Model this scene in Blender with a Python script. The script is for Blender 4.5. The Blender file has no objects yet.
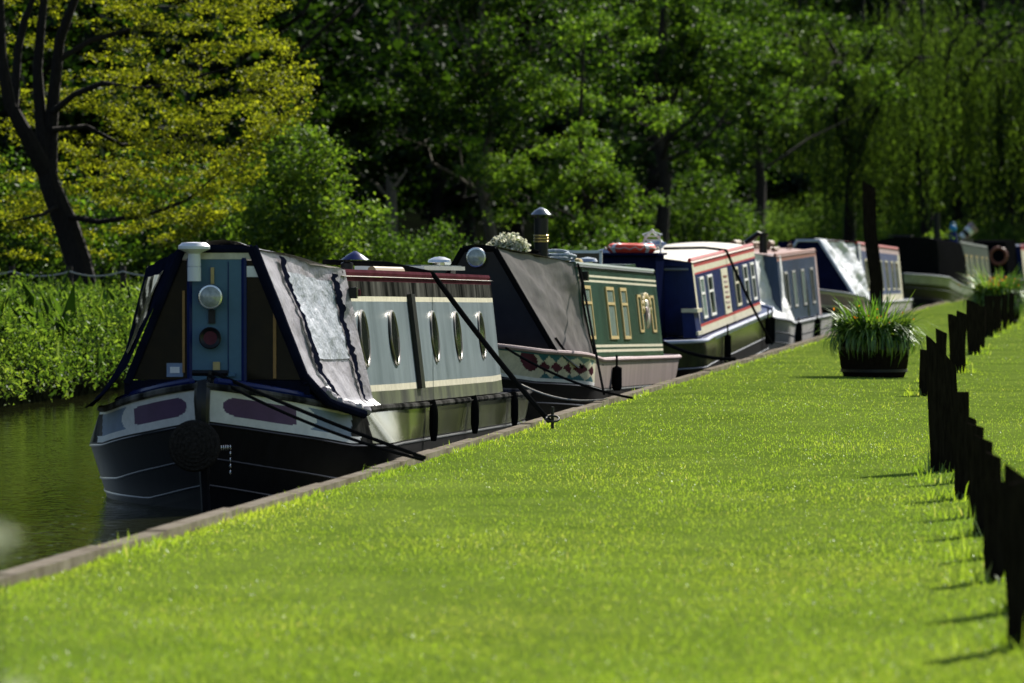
import bpy, math, random
import numpy as np
from mathutils import Vector, Matrix
random.seed(11)
rng = np.random.default_rng(11)
sc = bpy.context.scene
COL = sc.collection
R = math.radians
F = 6000.0          # focal length in pixels of a 1024 px wide frame
HZ = 240.0          # row of the horizon
EYE = 1.95          # eye height over the water
ZG = 0.40           # height of the lawn over the water

def at(px, py, d):
    return Vector(((px - 512) / F * d, d, EYE - (py - HZ) / F * d))

# ------------------------------------------------------------------ materials
def new_mat(name):
    m = bpy.data.materials.new(name); m.use_nodes = True
    nt = m.node_tree; nt.nodes.clear()
    out = nt.nodes.new('ShaderNodeOutputMaterial')
    return m, nt, out

def ramp(nt, fac, stops):
    r = nt.nodes.new('ShaderNodeValToRGB'); e = r.color_ramp.elements
    while len(e) < len(stops): e.new(0.5)
    for el, (p, c) in zip(e, stops):
        el.position = p; el.color = (c[0], c[1], c[2], 1)
    nt.links.new(fac, r.inputs[0]); return r.outputs[0]

def noise(nt, scale, detail=4, rough=0.6, stretch=None, src='Object'):
    tc = nt.nodes.new('ShaderNodeTexCoord'); n = nt.nodes.new('ShaderNodeTexNoise')
    n.inputs['Scale'].default_value = scale; n.inputs['Detail'].default_value = detail
    n.inputs['Roughness'].default_value = rough
    if stretch:
        mp = nt.nodes.new('ShaderNodeMapping'); mp.inputs['Scale'].default_value = stretch
        nt.links.new(tc.outputs[src], mp.inputs[0]); nt.links.new(mp.outputs[0], n.inputs[0])
    else:
        nt.links.new(tc.outputs[src], n.inputs[0])
    return n.outputs[0]

def paint(name, col, rough=0.4, metal=0.0, var=0.25, scale=6, stretch=None, bump=0.0, bscale=20, spec=0.22, col2=None, lo=0.35, hi=0.7, bstretch=None, coat=0.0):
    m, nt, out = new_mat(name)
    if spec <= .06:      # cloth, earth, old wood: no sheen
        b = nt.nodes.new('ShaderNodeBsdfDiffuse'); b.inputs['Roughness'].default_value = .6
        f = noise(nt, scale, 5, .65, stretch); nt.links.new(ramp(nt, f, [(lo, col2 or tuple(v*(1-var) for v in col)), (hi, col)]), b.inputs['Color'])
        if bump:
            bp = nt.nodes.new('ShaderNodeBump'); bp.inputs['Strength'].default_value = bump; bp.inputs['Distance'].default_value = .02
            nt.links.new(noise(nt, bscale, 4, .6, bstretch), bp.inputs['Height']); nt.links.new(bp.outputs[0], b.inputs['Normal'])
        nt.links.new(b.outputs[0], out.inputs[0]); return m
    b = nt.nodes.new('ShaderNodeBsdfPrincipled')
    c2 = col2 if col2 else tuple(v * (1 - var) for v in col)
    f = noise(nt, scale, 5, 0.65, stretch)
    nt.links.new(ramp(nt, f, [(lo, c2), (hi, col)]), b.inputs['Base Color'])
    b.inputs['Roughness'].default_value = rough; b.inputs['Metallic'].default_value = metal
    b.inputs['Specular IOR Level'].default_value = spec
    b.inputs['Coat Weight'].default_value = coat
    if bump:
        bp = nt.nodes.new('ShaderNodeBump'); bp.inputs['Strength'].default_value = bump; bp.inputs['Distance'].default_value = 0.02
        nt.links.new(noise(nt, bscale, 4, 0.6, bstretch), bp.inputs['Height']); nt.links.new(bp.outputs[0], b.inputs['Normal'])
    nt.links.new(b.outputs[0], out.inputs[0])
    return m

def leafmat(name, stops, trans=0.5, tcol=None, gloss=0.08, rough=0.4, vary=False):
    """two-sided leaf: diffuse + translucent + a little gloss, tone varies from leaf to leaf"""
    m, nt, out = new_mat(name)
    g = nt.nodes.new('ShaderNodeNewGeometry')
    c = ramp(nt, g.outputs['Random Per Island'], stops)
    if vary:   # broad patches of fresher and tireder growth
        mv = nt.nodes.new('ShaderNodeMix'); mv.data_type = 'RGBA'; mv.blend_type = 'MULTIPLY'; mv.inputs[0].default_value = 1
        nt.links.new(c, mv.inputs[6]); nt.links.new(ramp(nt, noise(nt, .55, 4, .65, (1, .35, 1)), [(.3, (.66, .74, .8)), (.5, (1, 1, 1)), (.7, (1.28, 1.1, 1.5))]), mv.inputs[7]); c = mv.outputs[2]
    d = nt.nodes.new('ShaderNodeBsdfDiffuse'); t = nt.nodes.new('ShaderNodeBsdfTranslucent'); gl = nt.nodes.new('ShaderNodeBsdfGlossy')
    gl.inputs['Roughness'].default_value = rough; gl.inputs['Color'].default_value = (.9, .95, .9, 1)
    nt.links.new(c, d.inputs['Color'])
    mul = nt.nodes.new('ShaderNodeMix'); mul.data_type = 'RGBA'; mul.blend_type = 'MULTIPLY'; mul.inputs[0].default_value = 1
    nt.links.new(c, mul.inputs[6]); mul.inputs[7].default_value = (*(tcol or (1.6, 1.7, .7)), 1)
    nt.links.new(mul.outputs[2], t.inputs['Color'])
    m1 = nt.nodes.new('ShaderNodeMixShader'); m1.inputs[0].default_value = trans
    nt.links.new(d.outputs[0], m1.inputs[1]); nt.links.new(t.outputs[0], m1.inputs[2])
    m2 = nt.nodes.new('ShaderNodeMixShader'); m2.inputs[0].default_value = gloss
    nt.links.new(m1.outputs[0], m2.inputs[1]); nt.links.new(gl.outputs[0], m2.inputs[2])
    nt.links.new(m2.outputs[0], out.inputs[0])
    return m

M = {}
def mk(key, *a, **k): M[key] = paint(key, *a, **k)
mk('black_paint', (.012, .012, .014), .28, bump=.05, bscale=8, var=.4)
mk('rim_dark', (.16, .145, .12), .3, metal=.7, var=.4)
mk('black_hull', (.010, .010, .011), .38, spec=.10, var=.5, scale=4, stretch=(3, 3, .6), bump=.04, bscale=5)
mk('grass_reflect_side', (.075, .088, .034), .16, scale=8, stretch=(.6, .22, .05), col2=(.035, .038, .022), bump=.03, bscale=2, spec=.4, lo=.3, hi=.62)  # green base colour imitates the lawn mirrored in the hull sides
mk('black_rubber', (.009, .009, .010), .8, spec=.02, bump=.2, bscale=60)
mk('grime_black', (.17, .16, .145), .5, spec=.06, var=.0, col2=(.014, .014, .013), scale=9, stretch=(.5, .3, .05), lo=.40, hi=.72)
mk('grime_grass_reflect', (.13, .15, .07), .4, spec=.15, var=0, col2=(.018, .02, .014), scale=8, stretch=(.5, .25, .06), lo=.36, hi=.74)  # dark grime, with the lawn's green reflection put into the lighter colour
mk('maroon_paint', (.13, .042, .055), .45, spec=.05, var=.45, scale=9, stretch=(.5, .2, .1))
mk('blue_grey_paint', (.205, .25, .275), .28, scale=9, stretch=(.6, .3, .04), col2=(.10, .13, .148), bump=.05, bscale=1.2, lo=.3, hi=.68)
mk('cream_paint', (.62, .58, .44), .4, var=.3, scale=12)
mk('white_paint', (.80, .79, .77), .35, var=.2, scale=9)
mk('purple_paint', (.13, .075, .15), .4, var=.2)
mk('pale_blue_paint', (.22, .29, .42), .4, var=.25)
mk('cratch_blue', (.075, .155, .22), .45, var=.15)
mk('navy_cloth', (.010, .012, .026), .7, spec=.03, var=.4, bump=.15, bscale=25, )
mk('navy_paint', (.010, .020, .105), .25, spec=.12, var=.3, bump=.03, bscale=4)
mk('navy_canvas', (.008, .011, .042), .7, spec=.04, var=.35, bump=.2, bscale=14)
mk('grey_canvas', (.25, .23, .22), .6, spec=.05, var=.3, scale=5, bump=.3, bscale=9)
mk('grey_vinyl', (.27, .25, .275), .32, var=.35, scale=6, bump=.7, bscale=10)
mk('clear_vinyl', (.36, .39, .44), .32, var=.5, scale=22, bump=.6, bscale=24, spec=.6)
mk('silver_sheet', (.55, .57, .6), .3, var=.3, scale=9, bump=.9, bscale=9, spec=.8)
mk('white_tarp', (.68, .68, .69), .5, var=.25, bump=.9, bscale=9)
mk('green_paint', (.035, .085, .062), .22, var=.5, scale=8, stretch=(.6, .25, .05), bump=.03, bscale=4)
mk('grey_green_paint', (.035, .06, .045), .3, var=.4, scale=8, stretch=(.6, .25, .05))
mk('pink_grey_steel', (.25, .20, .18), .5, var=.35, scale=8, stretch=(.6, .3, .06), bump=.06, bscale=8)
mk('pink_rust', (.34, .24, .24), .55, var=.3)
mk('grey_steel', (.36, .35, .34), .45, var=.35, scale=8, stretch=(.6, .25, .06))
mk('silver_steel', (.25, .26, .28), .3, var=.3, metal=.3)
mk('red_paint', (.42, .03, .03), .35, var=.25)
mk('teal_paint', (.03, .13, .16), .4)
mk('brown_paint', (.23, .08, .05), .5, var=.4)
mk('slate_blue_paint', (.04, .065, .13), .25, scale=8, stretch=(.6, .25, .05), var=.5)
mk('violet_blue_paint', (.10, .12, .24), .3, scale=8, stretch=(.6, .25, .05), var=.4)
mk('lavender_paint', (.42, .45, .56), .35, var=.15)
mk('cream_roof', (.55, .51, .43), .5, var=.2, scale=4)
mk('brass', (.55, .40, .14), .3, metal=.8, var=.3)
mk('chrome', (.6, .6, .58), .22, metal=1.0, var=.1)
mk('gold_paint', (.50, .38, .16), .4, var=.25)
mk('window_glass', (.02, .025, .022), .06, var=.2, spec=.6)
mk('dark_glass', (.008, .008, .007), .12, var=.5, scale=5, spec=.12, col2=(.018, .014, .008))
mk('curtain_glass', (.32, .42, .38), .12, var=.4, scale=14, spec=.8)
mk('lamp_glass', (.42, .45, .42), .1, var=.5, scale=18, spec=.9)
mk('lifebuoy_red', (.75, .07, .035), .5, var=.15)
mk('white_plastic', (.72, .73, .74), .35, var=.1)
mk('blue_plastic', (.20, .26, .40), .35, var=.15)
mk('bright_blue', (.03, .25, .5), .4, var=.15)
mk('rope_black', (.012, .012, .012), .8, spec=.02, bump=.5, bscale=90)
mk('rope_tarred', (.05, .043, .036), .9, spec=.02, bump=1.0, bscale=70, var=.6, scale=50)
mk('rope_pale', (.45, .42, .36), .8, bump=.4, bscale=90)
mk('rope_blue', (.10, .17, .25), .8, col2=(.45, .48, .5), scale=30, bump=.4, bscale=90)
mk('solar', (.10, .125, .16), .18, var=.2, spec=.8)
mk('alloy', (.5, .52, .55), .35, metal=.7, var=.2)
mk('wood_pole', (.26, .19, .12), .6, var=.4, scale=8, stretch=(1, 6, 6))
mk('reflected_ochre', (.35, .19, .06), .5, var=.3)
mk('creosote_wood', (.020, .016, .014), .8, var=.6, scale=12, stretch=(5, 5, .6), bump=.6, bscale=18, bstretch=(5, 5, .5), spec=.04)
mk('barrel_wood', (.018, .014, .011), .75, var=.5, scale=12, stretch=(5, 5, .6), bump=.5, bscale=18, spec=.04)
mk('iron', (.03, .03, .03), .5, metal=.5, var=.3)
mk('stone', (.42, .36, .28), .9, spec=.05, scale=2.5, bump=.6, bscale=14, col2=(.20, .165, .12))
mk('bark', (.05, .04, .03), .9, var=.6, scale=9, stretch=(4, 4, .7), bump=.9, bscale=9, bstretch=(4, 4, .6), spec=.2)
mk('dark_bark', (.022, .017, .013), .9, var=.6, scale=9, stretch=(4, 4, .7), bump=.9, bscale=9, bstretch=(4, 4, .6), spec=.2)
mk('grey_bark', (.17, .14, .095), .9, var=.5, scale=6, stretch=(4, 4, .7), bump=.9, bscale=9, spec=.2)
mk('soil', (.055, .05, .025), .95, spec=.05, var=.5, scale=2, bump=.6, bscale=10, col2=(.02, .03, .012))
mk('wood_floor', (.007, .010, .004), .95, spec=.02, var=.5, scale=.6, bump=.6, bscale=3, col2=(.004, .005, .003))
mk('turf', (.20, .275, .045), .95, spec=.02, var=.0, col2=(.12, .185, .026), scale=.8, bump=.8, bscale=40)
mk('petal_white', (.75, .74, .6), .6, var=.15)

M['grass_blade'] = leafmat('grass_blade', [(0, (.122, .19, .02)), (.5, (.170, .25, .032)), (.93, (.225, .305, .06)), (1, (.36, .35, .18))], .55, (1.5, 1.5, .5), .04, .38, vary=True)
M['bank_leaf'] = leafmat('bank_leaf', [(0, (.020, .042, .008)), (.5, (.062, .110, .016)), (1, (.16, .22, .04))], .45, gloss=.015, rough=.5, vary=True)
M['golden_leaf'] = leafmat('golden_leaf', [(0, (.050, .066, .008)), (.45, (.120, .138, .013)), (1, (.255, .265, .028))], .5, (1.45, 1.5, .5), .015, .5)
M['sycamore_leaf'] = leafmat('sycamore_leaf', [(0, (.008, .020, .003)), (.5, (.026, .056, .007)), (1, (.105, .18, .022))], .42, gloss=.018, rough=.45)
M['shaded_leaf'] = leafmat('shaded_leaf', [(0, (.005, .013, .002)), (.6, (.014, .034, .004)), (1, (.070, .125, .015))], .42, gloss=.014, rough=.45)  # darker copy of the sycamore leaf, shade put into its colour
M['sunlit_leaf'] = leafmat('sunlit_leaf', [(0, (.015, .034, .005)), (.5, (.055, .110, .012)), (1, (.17, .26, .038))], .45, gloss=.02, rough=.45)  # lighter copy of the sycamore leaf, sunlight put into its colour
M['hazel_leaf'] = leafmat('hazel_leaf', [(0, (.022, .046, .007)), (.6, (.072, .128, .015)), (1, (.18, .25, .035))], .45, gloss=.02, rough=.5)
M['willow_leaf'] = leafmat('willow_leaf', [(0, (.012, .024, .004)), (.6, (.030, .054, .008)), (1, (.072, .115, .018))], .45, gloss=.012, rough=.5)
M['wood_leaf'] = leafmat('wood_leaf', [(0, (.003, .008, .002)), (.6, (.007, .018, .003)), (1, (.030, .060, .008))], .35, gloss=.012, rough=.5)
M['light_leaf'] = leafmat('light_leaf', [(0, (.05, .10, .02)), (1, (.12, .19, .04))], .45, gloss=.01, rough=.5)
M['strap_leaf'] = leafmat('strap_leaf', [(0, (.03, .075, .012)), (.6, (.07, .14, .02)), (1, (.16, .22, .05))], .4, gloss=.05, rough=.4)
M['rust_flower'] = leafmat('rust_flower', [(0, (.30, .08, .01)), (1, (.55, .22, .02))], .4, (1.3, 1.1, .7), .03)
M['white_flower'] = leafmat('white_flower', [(0, (.45, .46, .32)), (1, (.75, .74, .66))], .35, (1.1, 1.1, 1.0), .03)

# ------------------------------------------------------------------ mesh helpers
class MB:
    def __init__(s): s.v = []; s.f = []; s.m = []; s.mats = []
    def mi(s, key):
        if key not in s.mats: s.mats.append(key)
        return s.mats.index(key)
    def face(s, idx, key): s.f.append(tuple(idx)); s.m.append(s.mi(key))
    def add(s, pts):
        b = len(s.v); s.v += [tuple(p) for p in pts]; return b
    def grid(s, rows, matf):
        """rows: list of equal-length point lists; matf a key or f(i,j)->key"""
        n = len(rows[0]); b = s.add([p for r in rows for p in r])
        for i in range(len(rows) - 1):
            for j in range(n - 1):
                k = matf(i, j) if callable(matf) else matf
                if k is None: continue
                s.face((b + i*n + j, b + i*n + j + 1, b + (i+1)*n + j + 1, b + (i+1)*n + j), k)
    def hexa(s, p, key):
        """8 points: bottom loop 0-3, top loop 4-7"""
        b = s.add(p)
        for q in ((3,2,1,0), (4,5,6,7), (0,1,5,4), (1,2,6,5), (2,3,7,6), (3,0,4,7)): s.face([b+i for i in q], key)
    def box(s, c, d, key, rz=0, rx=0, ry=0, top=1.0):
        m = Matrix.Translation(c) @ Matrix.Rotation(rz, 4, 'Z') @ Matrix.Rotation(ry, 4, 'Y') @ Matrix.Rotation(rx, 4, 'X')
        x, y, z = d[0]/2, d[1]/2, d[2]/2
        P = [(-x,-y,-z), (x,-y,-z), (x,y,-z), (-x,y,-z), (-x*top,-y*top,z), (x*top,-y*top,z), (x*top,y*top,z), (-x*top,y*top,z)]
        s.hexa([m @ Vector(p) for p in P], key)
    def tube(s, pts, rad, key, n=8, cap=True):
        pts = [Vector(p) for p in pts]
        if not hasattr(rad, '__len__'): rad = [rad]*len(pts)
        rings = []; ref = None
        for i, p in enumerate(pts):
            t = (pts[min(i+1, len(pts)-1)] - pts[max(i-1, 0)])
            if t.length < 1e-9: t = Vector((0,0,1))
            t.normalize()
            if ref is None: ref = Vector((0,0,1)) if abs(t.z) < .9 else Vector((1,0,0))
            u = t.cross(ref)
            if u.length < 1e-6: u = t.orthogonal()
            u.normalize(); w = u.cross(t).normalized(); ref = w
            rings.append([p + (u*math.cos(a) + w*math.sin(a))*rad[i] for a in [2*math.pi*k/n for k in range(n)]])
        b = s.add([q for r in rings for q in r])
        for i in range(len(pts)-1):
            for k in range(n):
                s.face((b+i*n+k, b+i*n+(k+1) % n, b+(i+1)*n+(k+1) % n, b+(i+1)*n+k), key)
        if cap:
            s.face([b+k for k in range(n)][::-1], key); s.face([b+(len(pts)-1)*n+k for k in range(n)], key)
    def lathe(s, prof, key, c=(0,0,0), n=20, mtx=None):
        """prof [(r,z)] turned about z; key may be a list per band"""
        c = Vector(c); pts = []
        for r, z in prof:
            for k in range(n):
                a = 2*math.pi*k/n; p = Vector((r*math.cos(a), r*math.sin(a), z))
                pts.append(c + (mtx @ p if mtx else p))
        b = s.add(pts)
        for i in range(len(prof)-1):
            kk = key[i] if isinstance(key, (list, tuple)) else key
            for k in range(n): s.face((b+i*n+k, b+i*n+(k+1) % n, b+(i+1)*n+(k+1) % n, b+(i+1)*n+k), kk)
        k0 = key[0] if isinstance(key, (list, tuple)) else key; k1 = key[-1] if isinstance(key, (list, tuple)) else key
        if prof[0][0] > 1e-4: s.face([b+k for k in range(n)][::-1], k0)
        if prof[-1][0] > 1e-4: s.face([b+(len(prof)-1)*n+k for k in range(n)], k1)
    def torus(s, c, R0, r, key, mtx=None, n=28, m=8, arc=(0, 2*math.pi)):
        c = Vector(c); rows = []
        for i in range(n+1):
            a = arc[0] + (arc[1]-arc[0])*i/n; row = []
            for j in range(m+1):
                t = 2*math.pi*j/m; p = Vector(((R0+r*math.cos(t))*math.cos(a), (R0+r*math.cos(t))*math.sin(a), r*math.sin(t)))
                row.append(c + (mtx @ p if mtx else p))
            rows.append(row)
        s.grid(rows, key)
    def sphere(s, c, r, key, n=14, m=9, sc_=(1,1,1)):
        rows = []
        for i in range(m+1):
            t = math.pi*i/m
            rows.append([(c[0]+r*sc_[0]*math.sin(t)*math.cos(2*math.pi*j/n), c[1]+r*sc_[1]*math.sin(t)*math.sin(2*math.pi*j/n), c[2]+r*sc_[2]*math.cos(t)) for j in range(n+1)])
        s.grid(rows, key)
    def build(s, name, parent=None, smooth=True, origin=None):
        me = bpy.data.meshes.new(name)
        v = s.v
        if origin is not None: v = [(p[0]-origin[0], p[1]-origin[1], p[2]-origin[2]) for p in v]
        me.from_pydata(v, [], s.f)
        for k in s.mats: me.materials.append(M[k])
        me.polygons.foreach_set('material_index', s.m)
        me.update()
        if smooth:
            me.polygons.foreach_set('use_smooth', [True]*len(s.f))
            try: me.set_sharp_from_angle(angle=R(32))
            except Exception: pass
        o = bpy.data.objects.new(name, me); COL.objects.link(o)
        if parent: o.parent = parent
        if origin is not None: o.location = origin
        return o

def tag(o, label=None, cat=None, group=None, kind=None):
    if label: o['label'] = label
    if cat: o['category'] = cat
    if group: o['group'] = group
    if kind: o['kind'] = kind
    return o

def empty(name, loc, rz=0):
    o = bpy.data.objects.new(name, None); COL.objects.link(o)
    o.location = loc; o.rotation_euler = (0, 0, rz); o.empty_display_size = .2
    return o

def copy_tree(o, parent=None):
    c = o.copy(); COL.objects.link(c)
    if parent: c.parent = parent
    for ch in list(o.children): copy_tree(ch, c)
    return c

def np_mesh(name, verts, quads, mat, parent=None, smooth=False, tri=False):
    n = 3 if tri else 4
    me = bpy.data.meshes.new(name)
    me.vertices.add(len(verts)); me.vertices.foreach_set('co', np.ascontiguousarray(verts, dtype=np.float32).ravel())
    me.loops.add(quads.size); me.loops.foreach_set('vertex_index', np.ascontiguousarray(quads, dtype=np.int32).ravel())
    me.polygons.add(len(quads)); me.polygons.foreach_set('loop_start', np.arange(0, quads.size, n, dtype=np.int32))
    me.update(calc_edges=True); me.materials.append(M[mat])
    o = bpy.data.objects.new(name, me); COL.objects.link(o)
    if parent: o.parent = parent
    return o

def norm(a): return a / np.maximum(np.linalg.norm(a, axis=1, keepdims=True), 1e-9)

def leaf_geo(c, size, axis=None, up=0.6, aspect=.62, fold=.18, g=rng):
    """one folded two-triangle leaf per centre; axis: preferred long direction"""
    n = len(c)
    ax = norm(g.normal(size=(n, 3)) * np.array([1, 1, .6]) + (axis if axis is not None else 0))
    nr = g.normal(size=(n, 3)) + np.array([0, 0, up*2])
    w = norm(np.cross(ax, nr)); nn = np.cross(w, ax)
    s = np.asarray(size).reshape(-1, 1) * np.ones((n, 1))
    b = c - ax*s*.5; t = c + ax*s*.5 - nn*s*.08
    l = c + w*s*aspect*.5 + nn*s*fold; r = c - w*s*aspect*.5 + nn*s*fold
    v = np.stack([b, r, t, l], 1).reshape(-1, 3)
    i = np.arange(n).reshape(-1, 1)*4
    tri = np.concatenate([i + np.array([0, 1, 2]), i + np.array([0, 2, 3])], 1).reshape(-1, 3)
    return v, tri

def leaves(name, c, size, mat, parent=None, **k):
    v, t = leaf_geo(np.asarray(c), size, **k)
    return np_mesh(name, v, t, mat, parent, tri=True)

def smoothstep(a, b, x):
    t = min(1, max(0, (x-a)/(b-a))); return t*t*(3-2*t)
def lerp(a, b, t): return a + (b-a)*t
def pl(tab):
    xs = [a for a, _ in tab]; ys = [b for _, b in tab]
    return lambda x: float(np.interp(x, xs, ys))

# quay line: X of the grass edge at depth D
def quay(d):
    d = np.asarray(d, dtype=float)
    return -5.35 + .1063*d + .0009*np.clip(d-140, 0, None)**2*(d < 230) + (.0009*8100 + .162*(d-230))*(d >= 230)
# ------------------------------------------------------------------ camera, light, sky
cam = bpy.data.cameras.new('camera'); co = bpy.data.objects.new('camera', cam); COL.objects.link(co); sc.camera = co
cam.sensor_width = 36; cam.lens = F/1024*36; cam.clip_end = 3000; cam.clip_start = .5
co.location = (0, 0, EYE)
co.rotation_euler = (R(90) - math.atan((341.5-HZ)/F), 0, 0)
cam.dof.use_dof = True; cam.dof.focus_distance = 51; cam.dof.aperture_fstop = 4.6; cam.dof.aperture_blades = 9
SUN_AZ, SUN_EL = 27, 36            # degrees right of the view direction, above the horizon
sd = bpy.data.lights.new('sun', 'SUN'); sd.energy = 4.8; sd.angle = R(.53); sd.color = (1, .95, .86)
so = bpy.data.objects.new('sun', sd); COL.objects.link(so)
dirv = Vector((math.sin(R(SUN_AZ))*math.cos(R(SUN_EL)), math.cos(R(SUN_AZ))*math.cos(R(SUN_EL)), math.sin(R(SUN_EL))))
so.rotation_euler = dirv.to_track_quat('Z', 'Y').to_euler(); so.location = dirv*300
w = bpy.data.worlds.new('World'); sc.world = w; w.use_nodes = True
nt = w.node_tree; bg = nt.nodes['Background']; sky = nt.nodes.new('ShaderNodeTexSky'); sky.sky_type = 'NISHITA'
sky.sun_disc = False; sky.sun_elevation = R(SUN_EL); sky.sun_rotation = R(SUN_AZ)
nt.links.new(sky.outputs[0], bg.inputs[0]); bg.inputs[1].default_value = .06
vs = sc.view_settings; vs.view_transform = 'Standard'; vs.look = 'None'; vs.gamma = 1; vs.exposure = 1.15; vs.use_curve_mapping = False
sc.cycles.use_denoising = True
sc.cycles.max_bounces = 6; sc.cycles.diffuse_bounces = 3; sc.cycles.glossy_bounces = 3; sc.cycles.transmission_bounces = 3
sc.cycles.transparent_max_bounces = 8; sc.cycles.sample_clamp_indirect = 6; sc.cycles.caustics_reflective = False; sc.cycles.caustics_refractive = False

# ------------------------------------------------------------------ ground, water, quay
def sheet(name, ds, offs, zf, mat, base=quay):
    mb = MB(); rows = []
    for d in ds:
        q = float(base(d)); rows.append([(q+o, d, zf(o, d)) for o in offs])
    mb.grid(rows, mat); return tag(mb.build(name), kind='structure')

DS = list(range(-40, 20, 10)) + list(range(20, 255, 3)) + [255]
def lawn_z(o, d):
    return ZG - .055 + (.016*np.sin(o*.9+d*.11) + .010*np.sin(o*.5-d*.07))*np.clip(o*1.5-.3, 0, 1)
sheet('lawn', DS, [.1, .3, .6, 1, 1.6, 2.4, 3.4, 4.6, 6, 8, 11, 15, 22, 40, 80, 200, 400], lawn_z, 'turf')
def bank_z(o, d):
    u = -8 - o
    return -.6 if u < .02 else lerp(.12, .45, smoothstep(0, .4, u)) + .35*smoothstep(.4, 4, u) + .9*smoothstep(4, 30, u) + 26*smoothstep(70, 260, u)
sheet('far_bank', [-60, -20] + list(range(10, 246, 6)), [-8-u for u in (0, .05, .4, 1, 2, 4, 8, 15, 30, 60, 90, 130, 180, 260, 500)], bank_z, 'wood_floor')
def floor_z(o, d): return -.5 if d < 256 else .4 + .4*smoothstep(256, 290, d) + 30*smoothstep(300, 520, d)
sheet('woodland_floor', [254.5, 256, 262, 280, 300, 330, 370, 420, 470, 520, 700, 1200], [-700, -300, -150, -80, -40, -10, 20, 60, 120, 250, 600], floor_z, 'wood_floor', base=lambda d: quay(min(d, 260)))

m, nt, out = new_mat('canal_water'); M['canal_water'] = m
b = nt.nodes.new('ShaderNodeBsdfPrincipled'); b.inputs['Base Color'].default_value = (.014, .016, .005, 1)
b.inputs['Roughness'].default_value = .05; b.inputs['IOR'].default_value = 1.33; b.inputs['Specular IOR Level'].default_value = .5
bp = nt.nodes.new('ShaderNodeBump'); bp.inputs['Strength'].default_value = .15; bp.inputs['Distance'].default_value = .05
ad = nt.nodes.new('ShaderNodeMath'); ad.operation = 'ADD'
nt.links.new(noise(nt, 1.0, 3, .55, (2.6, 1.0, 1)), ad.inputs[0]); nt.links.new(noise(nt, 5.0, 2, .5, (2.0, 1.0, 1)), ad.inputs[1])
nt.links.new(ad.outputs[0], bp.inputs['Height']); nt.links.new(bp.outputs[0], b.inputs['Normal']); nt.links.new(b.outputs[0], out.inputs[0])
mb = MB(); mb.grid([[(x, y, 0) for x in (-60, 0, 60)] for y in (-60, 20, 100, 180, 258)], 'canal_water'); tag(mb.build('canal_water'), kind='structure')

# stone coping along the water's edge: separate slabs inside one strip
mb = MB(); d = -30.0; g = random.Random(5)
while d < 250:
    L = g.uniform(1.5, 2.8) if d < 160 else 6
    a, c = d+.003, d+L-.003; j = g.uniform(-.015, .015); hz = g.uniform(-.02, 0)
    qa, qc = float(quay(a)), float(quay(c))
    x0, x1 = -.035+j, .09
    mb.hexa([(qa+x0, a, -.8), (qa+x1, a, -.8), (qc+x1, c, -.8), (qc+x0, c, -.8), (qa+x0+.02, a, ZG+hz), (qa+x1, a, ZG+hz), (qc+x1, c, ZG+hz), (qc+x0+.02, c, ZG+hz)], 'stone')
    d += L
tag(mb.build('canal_kerb', smooth=False), kind='structure')

# mown lawn: several hundred thousand single blades, thinner spread with distance
def blades(n, D, X, L, wd, lean, g=rng):
    az = g.uniform(0, 2*np.pi, n); la = g.uniform(0, 2*np.pi, n); ln = np.abs(g.normal(0, lean, n))
    base = np.stack([X, D, lawn_z(X-quay(D), D)-.008], 1)
    wv = np.stack([np.cos(az), np.sin(az), np.zeros(n)], 1)*(wd/2)[:, None]
    dv = np.stack([np.cos(la)*np.sin(ln), np.sin(la)*np.sin(ln), np.cos(ln)], 1)
    dv2 = np.stack([np.cos(la)*np.sin(ln*2), np.sin(la)*np.sin(ln*2), np.cos(ln*2)], 1)
    mid = base + dv*(L*.55)[:, None]; tip = mid + dv2*(L*.45)[:, None]
    v = np.stack([base-wv, base+wv, mid+wv*.7, tip, mid-wv*.7], 1).reshape(-1, 3)
    i = np.arange(n)[:, None]*5
    t = np.concatenate([i+np.array([0, 1, 2]), i+np.array([0, 2, 4]), i+np.array([4, 2, 3])], 1).reshape(-1, 3)
    return v, t
def vnoise(x, y):
    return (np.sin(x*2.1+np.sin(y*.9)*1.7)+np.sin(y*1.3+x*.7)+np.sin(x*5.3-y*2.9)*.5+np.sin(x*.45+1.3)*np.sin(y*.31))/3.5
N = 800000
yy = 286 + (760-286)*rng.random(N)**.8; D = F*1.55/(yy-HZ)
xx = np.where(rng.random(N) < .84, -90 + 1210*rng.random(N), 1120 + 1100*rng.random(N)); X = (xx-512)/F*D
k = (X > quay(D)+.04+.05*vnoise(D*1.3, D*0.7)) & (D > 17.5) & (D < 200); D, X = D[k], X[k]
nv = vnoise(X*1.2, D*.5)
L = .021*np.exp(rng.normal(0, .25, len(D)))*(1+.25*nv); wd = .0040+.00012*np.clip(D-20, 0, None)
v1, t1 = blades(len(D), D, X, L, wd, .85)
# longer unmown grass on the coping edge and round the fence feet
n2 = 20000; D2 = F*1.55/(290+400*rng.random(n2)-HZ); X2 = quay(D2)+.01+np.abs(rng.normal(0, .10, n2))
L2 = .028*np.exp(rng.normal(0, .35, n2))*np.clip(1+vnoise(X2*0+3, D2*1.4), .3, 2)
v2, t2 = blades(n2, D2, X2, L2, .007+.00012*np.clip(D2-20, 0, None), .5)
GRASS = [(v1, t1), (v2, t2)]

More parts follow.
